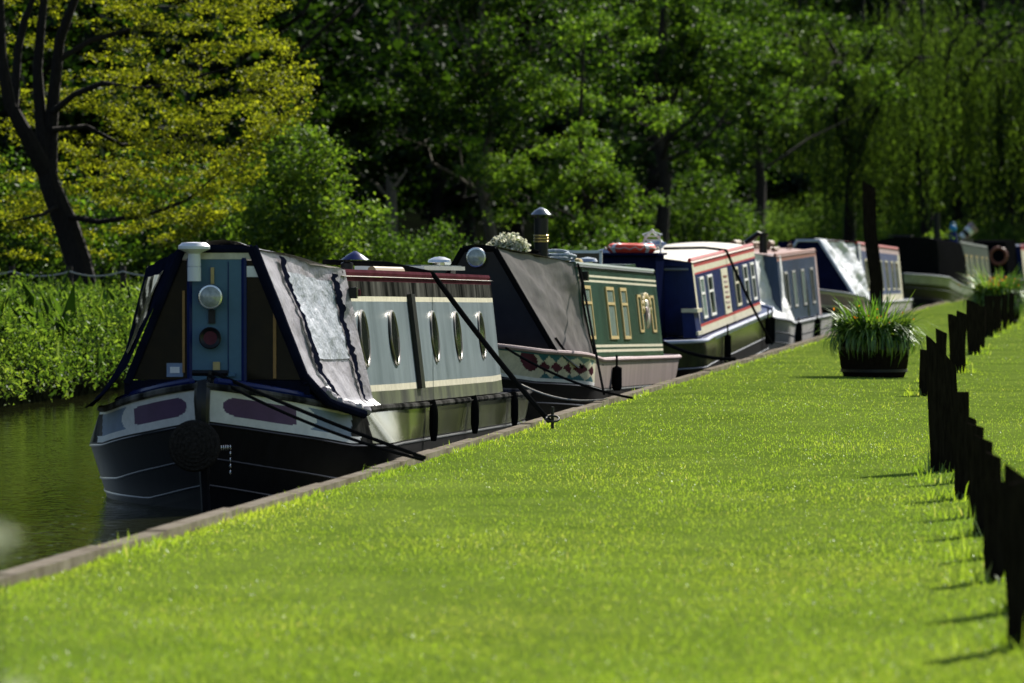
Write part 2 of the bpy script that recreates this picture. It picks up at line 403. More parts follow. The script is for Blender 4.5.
# ------------------------------------------------------------------ fence of low timber posts round the lawn
ORD = 'nearest second third fourth fifth sixth seventh eighth ninth tenth eleventh twelfth thirteenth fourteenth fifteenth sixteenth seventeenth eighteenth nineteenth twentieth'.split()
POSTS = [  # px, depth, height, width, slant of the top
 (1019, 23.3, .62, .10, .03), (1019, 25.6, .62, .11, -.08), (997, 27.9, .465, .10, -.02), (993, 30.0, .51, .08, -.03), (984, 32.3, .52, .10, -.04),
 (976, 34.5, .52, .09, -.03), (965, 37.0, .52, .12, -.06), (962, 39.5, .57, .09, .0), (944.5, 41.4, .90, .19, -.20), (927.5, 62, .44, .15, -.02),
 (932.5, 64.5, .55, .12, -.10), (941.5, 68, .57, .12, -.06), (958, 73, .67, .17, -.07), (960.5, 77.5, .66, .12, -.05), (974, 84, .73, .16, -.06),
 (981, 88, .60, .11, .0), (988.5, 98, .66, .13, .0), (997, 102, .62, .13, .0), (1005.5, 107, .6, .10, .0), (1011, 112, .58, .10, .0),
 (1017, 120, .55, .13, .0)]
pex = []
for i, (px, d, h, wd_, sl) in enumerate(POSTS):
    X0 = (px-512)/F*d; g = random.Random(i+40); mb = MB()
    rz = g.uniform(-.25, .25); ln = g.uniform(-.03, .03); dp = wd_*g.uniform(.75, 1.0)
    if i == 8: rz = .05; dp = .14
    ns = 6; rows = []
    c, s_ = math.cos(rz), math.sin(rz)
    bev = .012
    prof = [(-wd_/2+bev, -dp/2), (wd_/2-bev, -dp/2), (wd_/2, -dp/2+bev), (wd_/2, dp/2-bev), (wd_/2-bev, dp/2), (-wd_/2+bev, dp/2), (-wd_/2, dp/2-bev), (-wd_/2, -dp/2+bev)]
    for kz in range(ns+1):
        t = kz/ns; row = []
        for (x, y) in prof + prof[:1]:
            zt = h + sl*(x/wd_+.5)*(1 if sl < 0 else 1) + (.0 if sl < 0 else 0)
            z = -.25 + (zt+.25)*t
            jx = .006*math.sin(7*t+i+x*20); row.append((X0 + (x+jx)*c - y*s_ + ln*z, d + (x*s_+y*c), ZG-.02+z))
        rows.append(row)
    mb.grid(rows, 'creosote_wood')
    b0 = mb.add([rows[-1][q] for q in range(8)]); mb.face([b0+q for q in range(8)], 'creosote_wood')
    o = mb.build('fence_post', origin=(X0, d, ZG))
    if i == 8: lab = 'tallest dark timber post of the lawn edge, broad with a steeply slanted top'
    elif i == 20: lab = 'farthest low dark timber post in the row along the lawn edge'
    elif i < 8: lab = '%s low dark timber post of the row running down to the bottom right corner' % ORD[i]
    else: lab = '%s low dark timber post beyond the tallest slanted one, along the lawn edge' % (ORD[i-9] if i > 9 else 'first')
    tag(o, lab, 'post', 'low timber posts along the lawn')
    n3 = 160 if d < 60 else 90
    pex.append((X0+rng.normal(0, .13, n3), d+rng.normal(0, .2, n3)))
X3 = np.concatenate([a for a, _ in pex]); D3 = np.concatenate([b_ for _, b_ in pex])
GRASS.append(blades(len(X3), D3, X3, .055*np.exp(rng.normal(0, .5, len(X3))), .008+.0001*D3, .4))
off = 0; vv = []; tt = []
for v, t in GRASS: vv.append(v); tt.append(t+off); off += len(v)
tag(np_mesh('lawn_grass', np.concatenate(vv), np.concatenate(tt), 'grass_blade', tri=True), 'short bright green mown grass of the canal side lawn', 'grass', kind='stuff')

# tall mooring post with a slanted top
dm = 108.0; xm = (875-512)/F*dm; mb = MB(); hw_, hd = .115, .11
rows = []
for z in (-.3, .8, 1.7, 2.62):
    rows.append([(xm + x + (.02 if z < 1 else -.11*z/2.6-.01) + .01*math.sin(z*3), dm + y, ZG + z + (-.14*(x/.23+.5) if z > 2 else 0)) for x, y in ((-hw_, -hd), (hw_, -hd), (hw_, hd), (-hw_, hd), (-hw_, -hd))])
mb.grid(rows, 'creosote_wood'); b0 = mb.add(rows[-1][:4]); mb.face([b0, b0+1, b0+2, b0+3], 'creosote_wood')
tag(mb.build('mooring_post', smooth=False, origin=(xm, dm, ZG)), 'very tall dark square post with slanted top behind the planted barrel', 'post')

# half barrels planted with strap leaved plants
def barrel(px, d, r, hp, label, rust, seed, flat):
    g = random.Random(seed); X0 = (px-512)/F*d
    root = empty('planter_barrel', (X0, d, ZG-.055)); tag(root, label, 'planter', 'barrel planters on the lawn')
    mb = MB(); n = 28; prof = [(r*.86, 0), (r*.95, .12), (r, .28), (r*1.0, .45), (r*.95, .455), (r*.94, .38)]
    rows = []
    for rr, z in prof: rows.append([((rr+(.006 if k % 2 else -.006))*math.cos(2*math.pi*k/n), (rr+(.006 if k % 2 else -.006))*math.sin(2*math.pi*k/n), z) for k in range(n+1)])
    mb.grid(rows, 'barrel_wood'); mb.build('tub', root)
    mb = MB()
    for z, rr in ((.08, r*.93), (.34, r*1.005)): mb.lathe([(rr, z-.018), (rr+.012, z-.016), (rr+.012, z+.016), (rr, z+.018)], 'iron', n=28)
    mb.build('hoop', root)
    mb = MB(); mb.lathe([(.01, .39), (r*.94, .385)], 'soil', n=24); mb.build('soil', root)
    mb = MB(); vts = []
    for k in range(1300):
        a = g.uniform(0, 2*math.pi); r0 = r*.8*math.sqrt(g.random()); L = g.uniform(.35, 1.0)*hp; out = g.uniform(.3, 1.9)
        x0, y0 = r0*math.cos(a), r0*math.sin(a); a2 = a + g.uniform(-.7, .7); cx, cy = math.cos(a2), math.sin(a2)
        w0 = g.uniform(.010, .022); px_, py_ = -cy, cx; pr = []
        th = R(90) - out*.35; x, z, hd_ = 0, .38, 0
        for q in range(6):
            ww = w0*(1-q/5)**.7 + .001
            pr.append([(x0+cx*hd_-px_*ww, y0+cy*hd_-py_*ww, z), (x0+cx*hd_+px_*ww, y0+cy*hd_+py_*ww, z)])
            st = L/5; hd_ += math.cos(th)*st; z += math.sin(th)*st; th -= out*g.uniform(.22, .62)
        mb.grid(pr, 'strap_leaf')
    mb.build('plants', root)
    if rust:
        c = [(g.gauss(0, r*.55), g.gauss(0, r*.5), .45+hp*.36+g.gauss(0, .08)) for _ in range(rust)]
        leaves('blossom', c, .05, 'rust_flower', root)
    if flat:
        c = [(r*1.0*g.uniform(-1, 1), g.gauss(0, r*.5), .42+hp*.35*g.random()) for _ in range(1300)]
        leaves('foliage', c, .07, 'bank_leaf', root)
barrel(874, 70.2, .41, .72, 'planted half barrel full of arching strap leaves on the open lawn', 30, 3, True)
barrel(997, 114, .42, .9, 'planted half barrel with orange blossom behind the far lawn posts', 160, 8, True)
# ------------------------------------------------------------------ trees and bank plants
def trunk_mesh(limbs, mat, parent, name='trunk'):
    mb = MB()
    for pts, rad in limbs: mb.tube(pts, rad, mat, n=9)
    return mb.build(name, parent)

def wander(a, b, n, amp, g):
    a, b = Vector(a), Vector(b); L = (b-a).length
    return [a.lerp(b, i/n) + (Vector((g.gauss(0, 1), g.gauss(0, 1), g.gauss(0, .6)))*amp*L*math.sin(math.pi*i/n) if 0 < i < n else Vector()) for i in range(n+1)]

def tree(name, h, r, zlow, nclump, per, size, lmat, bmat, seed, tr=.22, label=None, group=None, cat='tree', sig=.13, shell=.5, flat=.55, lean=0, zmid=None, loc=(0, 0, 0), boughs=0):
    g = random.Random(seed); ng = np.random.default_rng(seed)
    root = empty(name, loc); tag(root, label, cat, group)
    zc = (zlow+h)/2 if zmid is None else zmid
    cl = []; bo = []
    def shellpt():
        v = Vector((g.gauss(0, 1), g.gauss(0, 1), g.gauss(0, 1))).normalized()*(g.random()**shell)
        lob = 1 + .22*math.sin(3*math.atan2(v.y, v.x)+seed) + .15*math.sin(5*v.z+seed)
        zz = zc + v.z*((h-zc) if v.z > 0 else (zc-zlow))
        return (v.x*r*lob + lean*(zz/h), v.y*r*lob, zz)
    if boughs:   # leafy boughs with hollows between them
        for _ in range(boughs): bo.append((shellpt(), r*g.uniform(.18, .34)))
    while len(cl) < nclump:
        if not boughs: cl.append(shellpt()); continue
        (bx, by, bz), br = g.choice(bo); v = Vector((g.gauss(0, 1), g.gauss(0, 1), g.gauss(0, 1))).normalized()*(g.random()**.4)*br
        cl.append((bx+v.x, by+v.y, max(.2, bz+v.z*.55)))
    limbs = []
    top = Vector((lean*.8, 0, h*.8)); main = wander((0, 0, -.4), top, 7, .02, g)
    limbs.append((main, [tr*1.25, tr*1.0, tr*.9, tr*.75, tr*.6, tr*.42, tr*.25, tr*.08]))
    for k in range(16):
        c = Vector(g.choice(cl)); t = min(.9, max(.12, c.z/h*.72)); i = t*7; j = int(i); st = main[j].lerp(main[min(7, j+1)], i-j)
        limbs.append((wander(st, c, 5, .06, g), [tr*.42*(1-t*.6)*q for q in (1, .8, .62, .46, .3, .12)]))
    trunk_mesh(limbs, bmat, root)
    cl = np.array(cl); n = nclump*per; idx = np.repeat(np.arange(nclump), per)
    s = r*sig*ng.uniform(.6, 1.5, (nclump, 1))[idx]
    P = cl[idx] + ng.normal(size=(n, 3))*s*np.array([1, 1, flat])
    P[:, 2] = np.maximum(P[:, 2], .15)
    leaves('crown', P, size*ng.uniform(.6, 1.35, n), lmat, root, g=ng)
    return root

def put(proto, px, d, z, sc_=1.0, rz=0.0, label=None, group=None, first=False):
    o = proto if first else copy_tree(proto)
    o.location = ((px-512)/F*d, d, z); o.scale = (sc_, sc_, sc_); o.rotation_euler = (0, 0, rz)
    if label: o['label'] = label
    if group: o['group'] = group
    elif 'group' in o and group is not None: del o['group']
    return o
def gz_at(px, d):
    X = (px-512)/F*d; u = float(quay(d))-8-X
    return bank_z(-8-u, d) if d < 245 else floor_z(0, d)

# golden leaved tree on the far bank, leaning left with sprays reaching right
dg = 96.0; z0 = gz_at(75, dg); g = random.Random(4); ng = np.random.default_rng(4)
root = empty('golden_tree', ((75-512)/F*dg, dg, z0))
tag(root, 'yellow leaved tree with dark forked trunk leaning over the far bank', 'tree')
def gp(px, py, dd=0): return at(px, py, dg) - Vector(root.location) + Vector((0, dd, 0))
limbs = [([gp(84, 300), gp(78, 262, .1), gp(66, 225, .1), gp(50, 185), gp(44, 160)], [.26, .22, .20, .17, .15]),
 ([gp(47, 175), gp(30, 140, -.2), gp(12, 105, -.4), gp(4, 60, -.4), gp(2, 0, -.5), gp(8, -90, -.6)], [.15, .13, .11, .09, .08, .05]),
 ([gp(45, 165), gp(40, 120, .2), gp(36, 70, .3), gp(40, 20, .4), gp(48, -60, .6)], [.12, .10, .085, .07, .04]),
 ([gp(50, 175), gp(50, 130, .2), gp(54, 90, .1), gp(60, 40, 0), gp(72, 10, -.2), gp(100, -60, -.4)], [.13, .115, .10, .085, .07, .04]),
 ([gp(14, 110), gp(16, 50, .4), gp(22, 20, .5), gp(38, -20, .5)], [.08, .07, .06, .03]),
 ([gp(53, 112), gp(75, 95, -.2), gp(105, 84, -.5), (gp(140, 90, -.7)), gp(175, 86, -.9), gp(230, 70, -1)], [.06, .05, .045, .035, .028, .01]),
 ([gp(52, 130), gp(85, 126, .3), gp(120, 145, .5), gp(170, 140, .7), gp(220, 122, .8)], [.05, .04, .034, .025, .01]),
 ([gp(58, 60), gp(90, 40, .3), gp(140, 25, .5), gp(200, 20, .7)], [.055, .045, .03, .012]),
 ([gp(62, 215), gp(100, 222, -.3), gp(150, 215, -.5), gp(190, 200, -.6), gp(225, 170, -.8)], [.05, .045, .035, .025, .01]),
 ([gp(60, 205), gp(45, 215, -.6), gp(15, 222, -1)], [.04, .03, .012])]
trunk_mesh(limbs, 'dark_bark', root)
right = lambda y: float(np.interp(y, [-140, 0, 30, 70, 110, 150, 200, 245, 262], [250, 275, 300, 303, 305, 262, 240, 165, 90]))
C = []; 
while len(C) < 490:
    py = g.uniform(-150, 258); px = g.uniform(-110, 310)
    rr = right(py) - 10
    if px > rr: continue
    if px < 40 and 40 < py < 262 and g.random() < .6: continue
    C.append((px, py))
P = []
for (px, py) in C:
    if px < 115 and 0 < py < 215 and g.random() < .15: continue
    c = gp(px, py, g.gauss(0, 1.1) if px > 125 else .35+abs(g.gauss(0, 1.2))); nn = g.randint(60, 125); sl = g.uniform(-.05, .28) if px > 150 else g.uniform(-.25, .12)
    L = g.uniform(.18, .42); az = g.gauss(0, .5); dx = Vector((math.cos(az), math.sin(az), sl))
    for _ in range(nn):
        t = g.uniform(-1, 1); P.append(c + dx*L*t + Vector((g.gauss(0, .06), g.gauss(0, .15), g.gauss(0, .045))))
for k in range(34):   # long fingers poking out to the right
    y0 = g.uniform(-40, 230); x1 = right(y0)+g.uniform(-6, 18); c0 = gp(x1-55, y0+22, g.gauss(0, .6)); c1 = gp(x1, y0-2, g.gauss(0, .6))
    for _ in range(110): P.append(c0.lerp(c1, g.random()) + Vector((g.gauss(0, .03), g.gauss(0, .08), g.gauss(0, .05))))
P = np.array([tuple(p) for p in P])
leaves('crown', P, .066*ng.uniform(.45, 1.5, len(P)), 'golden_leaf', root, up=1.0, g=ng)

# hazel bush at the edge of the golden tree
hb = tree('hazel_bush', 3.6, 1.15, .25, 230, 70, .085, 'hazel_leaf', 'dark_bark', 21, tr=.06, label='round fresh green bush on the far bank between golden tree and dark wood', cat='bush', sig=.13, shell=.42, zmid=2.0)
put(hb, 294, 103, gz_at(294, 103), .97, .4, first=True)

# big broadleaf trees on the far bank
sy = tree('sycamore_tree', 13.5, 4.6, 3.3, 230, 110, .15, 'shaded_leaf', 'grey_bark', 31, tr=.17, label='broad leafy tree with a pale trunk standing behind the flower pot', sig=.055, shell=.42, zmid=6.5, boughs=34)
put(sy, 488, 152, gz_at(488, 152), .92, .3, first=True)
sy2 = tree('sycamore_tree', 13.5, 4.0, .8, 230, 110, .14, 'sunlit_leaf', 'bark', 33, tr=.2, label='bright sunlit broadleaf tree rising behind the black stove chimney', sig=.055, shell=.4, zmid=5.0, boughs=36)
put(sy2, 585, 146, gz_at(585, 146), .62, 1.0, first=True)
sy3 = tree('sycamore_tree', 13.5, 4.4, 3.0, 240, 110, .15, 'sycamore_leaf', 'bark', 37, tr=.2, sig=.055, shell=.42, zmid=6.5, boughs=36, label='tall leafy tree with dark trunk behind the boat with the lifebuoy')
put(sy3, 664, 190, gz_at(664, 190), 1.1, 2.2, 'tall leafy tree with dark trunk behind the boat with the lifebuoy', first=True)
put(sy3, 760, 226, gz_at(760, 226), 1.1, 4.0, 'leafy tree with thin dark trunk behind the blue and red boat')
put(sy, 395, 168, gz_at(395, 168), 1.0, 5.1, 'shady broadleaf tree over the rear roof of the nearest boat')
# low bushes on the bank behind the boats
ns = tree('bank_bush', 2.6, 1.5, .1, 130, 60, .10, 'sycamore_leaf', 'dark_bark', 51, tr=.05, cat='bush', sig=.16, shell=.5, zmid=1.0, label='pale leafy bush on the far bank below the bright sycamore', group='bushes on the far bank')
put(ns, 610, 136, gz_at(600, 138), 1.1, 0, first=True)
for px, d, s_, lab in ((560, 134, .9, 'low bush behind the roof of the green boat'), (440, 120, .7, 'small bush behind the solar panel on the nearest roof'), (700, 200, 1.3, 'bush behind the cream roof of the blue and red boat'),
                 (370, 118, .75, 'low bush behind the cone topped flue on the nearest roof'), (20, 104, 1.0, 'dark shrub left of the leaning golden tree trunk'), (150, 112, 1.1, 'shrub under the golden tree behind the boat cover'),
                 (225, 110, 1.0, 'shrub between golden tree and green bush')):
    put(ns, px, d, gz_at(px, d), s_, px*.1, lab)
lt = tree('meadow_bush', 3.4, 2.4, .1, 130, 60, .17, 'light_leaf', 'bark', 57, tr=.06, cat='bush', sig=.16, shell=.5, zmid=1.3, label='pale sunlit bush far behind the dark cratch with white cover', group='sunlit bushes at the end of the canal')
put(lt, 815, 262, .3, 1.0, 0, first=True)
for px, d, s_, lab in ((770, 268, .9, 'pale sunlit bush far behind the thin dark trunk'), (890, 270, .9, 'pale sunlit bush far behind the tall mooring post'), (985, 275, .8, 'pale sunlit bush at the far right above the last boats')): put(lt, px, d, .4, s_, px*.07, lab)

# weeping willows beyond the last boats
def willow(seed, label):
    g = random.Random(seed); ng = np.random.default_rng(seed); root = empty('willow_tree', (0, 0, 0)); tag(root, label, 'tree', 'willows beyond the last boats')
    limbs = [(wander((0, 0, -.4), (.3, 0, 8), 6, .02, g), [.34, .28, .26, .22, .2, .16, .12])]
    tops = []
    for k in range(14):
        a = g.uniform(0, 6.28); rr = g.uniform(2.2, 5.6); e = Vector((rr*math.cos(a), rr*math.sin(a), g.uniform(9.5, 13.5) - rr*.35)); st = Vector((.1, 0, g.uniform(4, 8)))
        mid = st.lerp(e, .5) + Vector((0, 0, 1.6)); pts = [st, st.lerp(mid, .5)+Vector((0, 0, .3)), mid, mid.lerp(e, .6)+Vector((0, 0, .4)), e]; limbs.append((pts, [.15, .12, .09, .06, .03])); tops += pts[1:]
    trunk_mesh(limbs, 'dark_bark', root)
    P = []; A = []
    for k in range(460):
        t = g.choice(tops); p = t + Vector((g.gauss(0, 1.0), g.gauss(0, 1.0), g.gauss(0, .4))); L = g.uniform(2.0, 7.0); dx, dy = g.gauss(0, .06), g.gauss(0, .06)
        L = min(L, p.z-1.8)
        n = int(max(L, .5)/.13)
        for q in range(n):
            z = q*.13; P.append((p.x+dx*z+g.gauss(0, .06), p.y+dy*z+g.gauss(0, .06), p.z-z)); A.append((dx, dy, -2.2))
    leaves('crown', P, .23*ng.uniform(.6, 1.3, len(P)), 'willow_leaf', root, axis=np.array(A), aspect=.26, up=.1, g=ng)
    return root
w1 = willow(61, 'weeping willow with a double trunk behind the tall mooring post')
put(w1, 850, 258, .4, 1.0, 0, first=True)
put(w1, 925, 268, .4, 1.05, 2.1, 'weeping willow hanging over the black canvas boat')
put(w1, 1010, 276, .4, 1.0, 4.2, 'weeping willow at the right edge over the last boats')
put(w1, 785, 290, .4, 1.0, 5.2, 'weeping willow left of the tall mooring post, farthest back')

# dark wood closing the view
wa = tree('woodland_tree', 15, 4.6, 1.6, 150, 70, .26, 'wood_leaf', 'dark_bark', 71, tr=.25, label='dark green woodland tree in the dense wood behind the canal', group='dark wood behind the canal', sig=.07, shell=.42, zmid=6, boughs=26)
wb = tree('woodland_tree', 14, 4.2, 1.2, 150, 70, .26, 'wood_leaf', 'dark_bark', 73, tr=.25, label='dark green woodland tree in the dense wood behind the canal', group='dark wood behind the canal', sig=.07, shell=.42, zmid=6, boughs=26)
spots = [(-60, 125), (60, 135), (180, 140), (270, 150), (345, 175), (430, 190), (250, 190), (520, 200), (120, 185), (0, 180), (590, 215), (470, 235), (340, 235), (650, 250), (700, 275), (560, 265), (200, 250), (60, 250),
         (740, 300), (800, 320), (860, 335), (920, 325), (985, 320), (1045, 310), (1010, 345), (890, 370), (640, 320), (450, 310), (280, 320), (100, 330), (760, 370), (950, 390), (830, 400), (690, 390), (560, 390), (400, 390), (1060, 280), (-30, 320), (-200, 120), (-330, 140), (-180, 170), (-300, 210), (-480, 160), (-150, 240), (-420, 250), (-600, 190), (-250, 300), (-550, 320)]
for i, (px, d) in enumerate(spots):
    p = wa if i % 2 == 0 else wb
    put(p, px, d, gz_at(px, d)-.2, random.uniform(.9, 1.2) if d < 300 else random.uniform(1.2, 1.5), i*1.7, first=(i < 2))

# unseen trees added right of the view, to darken reflections in the boats' paint
for i, (X_, d) in enumerate(((24, 70), (21, 92), (27, 108), (26, 128), (32, 150), (30, 172), (38, 195), (36, 218), (44, 240), (36, 120), (42, 160), (46, 205), (60, 290), (76, 320), (52, 262), (90, 350), (70, 270), (105, 390), (85, 300))):
    put(wa if i % 2 else wb, 512+X_/d*F, d, ZG-.3, .95+.02*(i % 5), i*2.3, 'unseen dark green tree added beyond the lawn to be reflected in boat paint', 'unseen trees added beyond the lawn')

# unseen trees added behind and beside the viewer, to cut sky reflection and fill
for i, (X_, d) in enumerate(((-30, -18), (-22, -42), (-10, -38), (2, -46), (13, -36), (25, -42), (36, -24), (-27, 12), (-30, 34), (-33, 52))):
    put(wa if i % 2 else wb, 512+X_/d*F, d, ZG-.3, 1.0+.03*(i % 5), i*1.9, 'unseen dark green tree added by the near reach to block sky light', 'unseen trees added by the near reach')

# nettles, reeds and brambles along the far bank
n = 320000; D = 50 + 145*rng.random(n)**1.7; u = 3.4*rng.random(n)**.9
hn = .50 + .35*vnoise(u*1.1, D*.55) + .25*vnoise(u*3+5, D*1.7)
X = quay(D)-8-u+.55*np.clip(vnoise(D*2.1, D*.8)+.6, .15, 1.4); zb = np.interp(u, [0, .4, 3.4], [.02, .40, .72]); Z = zb + np.clip(hn, .15, 1.6)*rng.random(n)**.6*np.interp(u, [0, .5, 3.4], [.75, 1, .95]) + .02
k = rng.random(n) < np.interp(D, [45, 60, 110, 195], [.3, 1, 1, .6])
n4 = 9000; D4 = 55+110*rng.random(n4)**1.6; u4 = 3.2*rng.random(n4); pz = np.clip(vnoise(D4*.35+2, u4*.8)+.35, 0, 1); pk = rng.random(n4) < pz
X4 = quay(D4)-8-u4+.2; L4 = .28*np.exp(rng.normal(0, .35, n4)); Z4 = np.interp(u4, [0, .4, 3.4], [.1, .45, .75])+.25+.55*rng.random(n4)*np.clip(.6+.5*vnoise(u4*1.1, D4*.55), .2, 1.2)
v4, t4 = leaf_geo(np.stack([X4, D4, Z4], 1)[pk], L4[pk], axis=np.array([0, 0, 3.0]), aspect=.038, up=.1)
v5, t5 = leaf_geo(np.stack([X, D, Z], 1)[k], (.055*rng.uniform(.4, 1.7, n)*np.interp(D, [45, 90, 195], [1.15, 1.15, 1.9]))[k], up=.3, aspect=.42, axis=np.stack([0*D, 0*D, 0*D+.9], 1)[k])
np_mesh('bank_undergrowth', np.concatenate([v4, v5]), np.concatenate([t4, t5+len(v4)]), 'bank_leaf', tri=True)
tag(bpy.data.objects['bank_undergrowth'], 'bright green nettles and brambles crowding the far bank', 'undergrowth', kind='stuff')

# rope fence on the far bank
dr = 90.0; root = empty('rope_fence', ((95-512)/F*dr, dr, gz_at(95, dr))); tag(root, 'low rope fence with short wooden posts above the far bank', 'fence')
o_ = Vector(root.location)
tops = []
for px in (-50, 12, 70, 123, 180):
    mb = MB(); p = at(px, 266, dr) - o_; mb.tube([(p.x, p.y, -.6), (p.x+.01, p.y, p.z*.5), (p.x, p.y, p.z)], [.055, .05, .045], 'bark', n=8); mb.build('post', root); tops.append(p)
mb = MB()
for dz in (.08,):
    for a, b_ in zip(tops, tops[1:]): mb.tube([a.lerp(b_, t) - Vector((0, .05, dz+.28*t*(1-t))) for t in np.linspace(0, 1, 9)], .014, 'rope_pale', n=6)
mb.build('rope', root)

# blurred cow parsley close to the lens at the left edge
dp_ = 8.5; root = empty('cow_parsley', ((-6-512)/F*dp_, dp_, ZG)); tag(root, 'out of focus pale wild plant close by at the left edge', 'plant')
mb = MB(); g = random.Random(9); heads = []
for k in range(7):
    x = g.uniform(-.05, .05); h = g.uniform(.7, 1.16); e = Vector((x*1.6, g.uniform(-.06, .06), h)); mb.tube([(x*.3, 0, 0), (x, 0, h*.5), e], [.006, .005, .003], 'strap_leaf', n=5); heads.append(e)
mb.build('stem', root)
leaves('leaf', [(g.gauss(0, .045), g.gauss(0, .05), g.uniform(.1, .85)) for _ in range(260)], .05, 'bank_leaf', root)
leaves('blossom', [tuple(h + Vector((g.gauss(0, .018), g.gauss(0, .03), g.gauss(0, .01)))) for h in heads for _ in range(60)], .012, 'white_flower', root)
import mathutils.noise as mnoise
# ------------------------------------------------------------------ narrowboats
def bow_f(u): return 1-(1-min(1, max(0, u)))**2.05

class Boat:
    """local axes: x to the quay, y away from the viewer (0 = near tip), z up from the water"""
    def __init__(s, p0, d0, p1, d1, L, gz, label, nl=2.0, fl=1.2, B=1.04, rake=.45, lean=0, bandh=.25):
        s.lean, s.bandh = lean, bandh
        a = Vector(((p0-512)/F*d0, d0, 0)); b = Vector(((p1-512)/F*d1, d1, 0)); v = (b-a).normalized()
        s.root = empty('narrowboat', a, -math.atan2(v.x, v.y)); s.a = a; s.v = v
        tag(s.root, label, 'narrowboat', 'narrowboats moored along the quay')
        s.L, s.gz, s.nl, s.fl, s.B, s.rake = L, gz, nl, fl, B, rake
    def W(s, x, y, z):      # to world
        return s.a + s.v*y + Vector((s.v.y, -s.v.x, 0))*x + Vector((0, 0, z))
    def hp(s, q, z, side):  # point on the hull at fraction q and height z
        ya = q*s.L; g = s.gz(ya); zf = min(1, max(0, (z+.5)/(g+.5)))
        y0 = s.rake*(1-zf); y1 = s.rake*(1-zf); y = y0 + (s.L-y0-y1)*q
        k = 1+.9*(1-zf)
        hw = s.B*(.93+.07*zf)*min(bow_f((y-y0)/(s.nl*k)), bow_f((s.L-y1-y)/(s.fl*k)))+.02
        if s.lean: hw -= s.lean*min(1, max(0, (z-g+s.bandh)/s.bandh))*(1-smoothstep(2.2, 4.5, y))*smoothstep(.1, 1.2, y)
        return Vector((side*hw, y, z))
    def qs(s):
        n = s.nl*1.9/s.L; f = s.fl*1.9/s.L
        return [n*(i/26)**1.5 for i in range(27)] + list(np.linspace(n, 1-f, 14))[1:-1] + [1-f*(1-i/12)**1.0 for i in range(13)]
    def hull(s, low, high, band=.3, paintf=None, rim='black_paint', strakes=(.33, .58), deck='black_paint', stmat='black_paint'):
        qs = s.qs(); mb = MB()
        for side in (1, -1):
            rows = []
            for q in qs:
                g = s.gz(q*s.L); rows.append([s.hp(q, z, side) for z in (-.5, -.2, -.02, .1, .2, max(.22, g-band))])
            mb.grid(rows if side > 0 else [r[::-1] for r in rows], low)
            # upper band, finer so that painted shapes have clean edges
            nb = 26 if paintf else 3
            qq = qs if not paintf else [3.2/s.L*(i/150)**1.6 for i in range(151)] + [q for q in qs if q*s.L > 3.25]
            rows = []
            for q in qq:
                g = s.gz(q*s.L); lo = max(.22, g-band); rows.append([s.hp(q, lerp(lo, g, j/nb), side) for j in range(nb+1)])
            def mf(i, j, rows=rows):
                if not paintf: return high
                p = rows[i][j]; p2 = rows[i+1][j]; return paintf(abs(p.x+p2.x)/2, (p.y+p2.y)/2, (j+.5)/nb, side) or high
            if side > 0: mb.grid(rows, mf)
            else: mb.grid([r[::-1] for r in rows], lambda i, j: mf(i, nb-1-j))
        mb.build('hull', s.root)
        mb = MB()
        rows = [[s.hp(q, s.gz(q*s.L)-.012, -1)+Vector((0, 0, 0)), Vector((0, s.hp(q, s.gz(q*s.L), 1).y, s.gz(q*s.L)+.012)), s.hp(q, s.gz(q*s.L)-.012, 1)] for q in qs]
        mb.grid(rows, deck); mb.build('deck', s.root)
        mb = MB()
        for side in (1, -1): mb.tube([s.hp(q, s.gz(q*s.L)+.005, side)*1.0 for q in qs], .026, rim, n=7)
        mb.build('gunwale', s.root)
        for k in strakes:
            mb = MB()
            for side in (1, -1): mb.tube([s.hp(q, max(.05, s.gz(q*s.L)-k), side) for q in qs], .010, stmat, n=6)
            mb.build('rubbing_strake', s.root)
    def cabin(s, y0, y1, zb, zr, hb, hr, paintf, ysplit=(), tsplit=(0, 1), endmat='black_paint', taper=(0, 1.0), roofmat='cream_roof', railmat='black_paint', camber=.06):
        s.cy0, s.cy1, s.zb, s.zr = y0, y1, zb, zr
        tp = lambda y: lerp(taper[1], 1, smoothstep(y0, y0+taper[0]+1e-6, y)) if taper[0] else 1
        s.hb = lambda y: hb*tp(y); s.hr = lambda y: hr*tp(y)
        ys = sorted(set([y0, y1] + list(ysplit) + [y0+(y1-y0)*i/24 for i in range(25)])); ts = sorted(tsplit)
        mb = MB()
        for side in (1, -1):
            rows = [[Vector((side*lerp(s.hb(y), s.hr(y), t), y, lerp(zb(y), zr(y), t))) for t in ts] for y in ys]
            mf = lambda i, j: paintf((ys[i]+ys[i+1])/2, (ts[j]+ts[j+1])/2)
            if side > 0: mb.grid(rows, mf)
            else: mb.grid([r[::-1] for r in rows], lambda i, j: mf(i, len(ts)-2-j))
        mb.build('cabin', s.root)
        for y, f in ((y0, 1), (y1, -1)):
            mb = MB(); b = mb.add([(-s.hb(y), y, zb(y)), (s.hb(y), y, zb(y)), (s.hr(y), y, zr(y)), (0, y, zr(y)+camber), (-s.hr(y), y, zr(y))])
            q = [b, b+1, b+2, b+3, b+4]; mb.face(q if f > 0 else q[::-1], endmat); mb.build('bulkhead', s.root)
        mb = MB(); rows = []
        for y in [y0-.04] + ys[1:-1] + [y1+.04]:
            h = s.hr(y)+.02; rows.append([Vector((h*c, y, zr(y)+.004+camber*(1-c*c))) for c in (-1, -.8, -.5, -.2, 0, .2, .5, .8, 1)])
        mb.grid(rows, roofmat)
        mb.build('roof', s.root)
        mb = MB()
        for side in (1, -1): mb.tube([Vector((side*(s.hr(y)-.03), y, zr(y)+.035)) for y in ys], .028, railmat, n=6)
        mb.build('handrail', s.root)
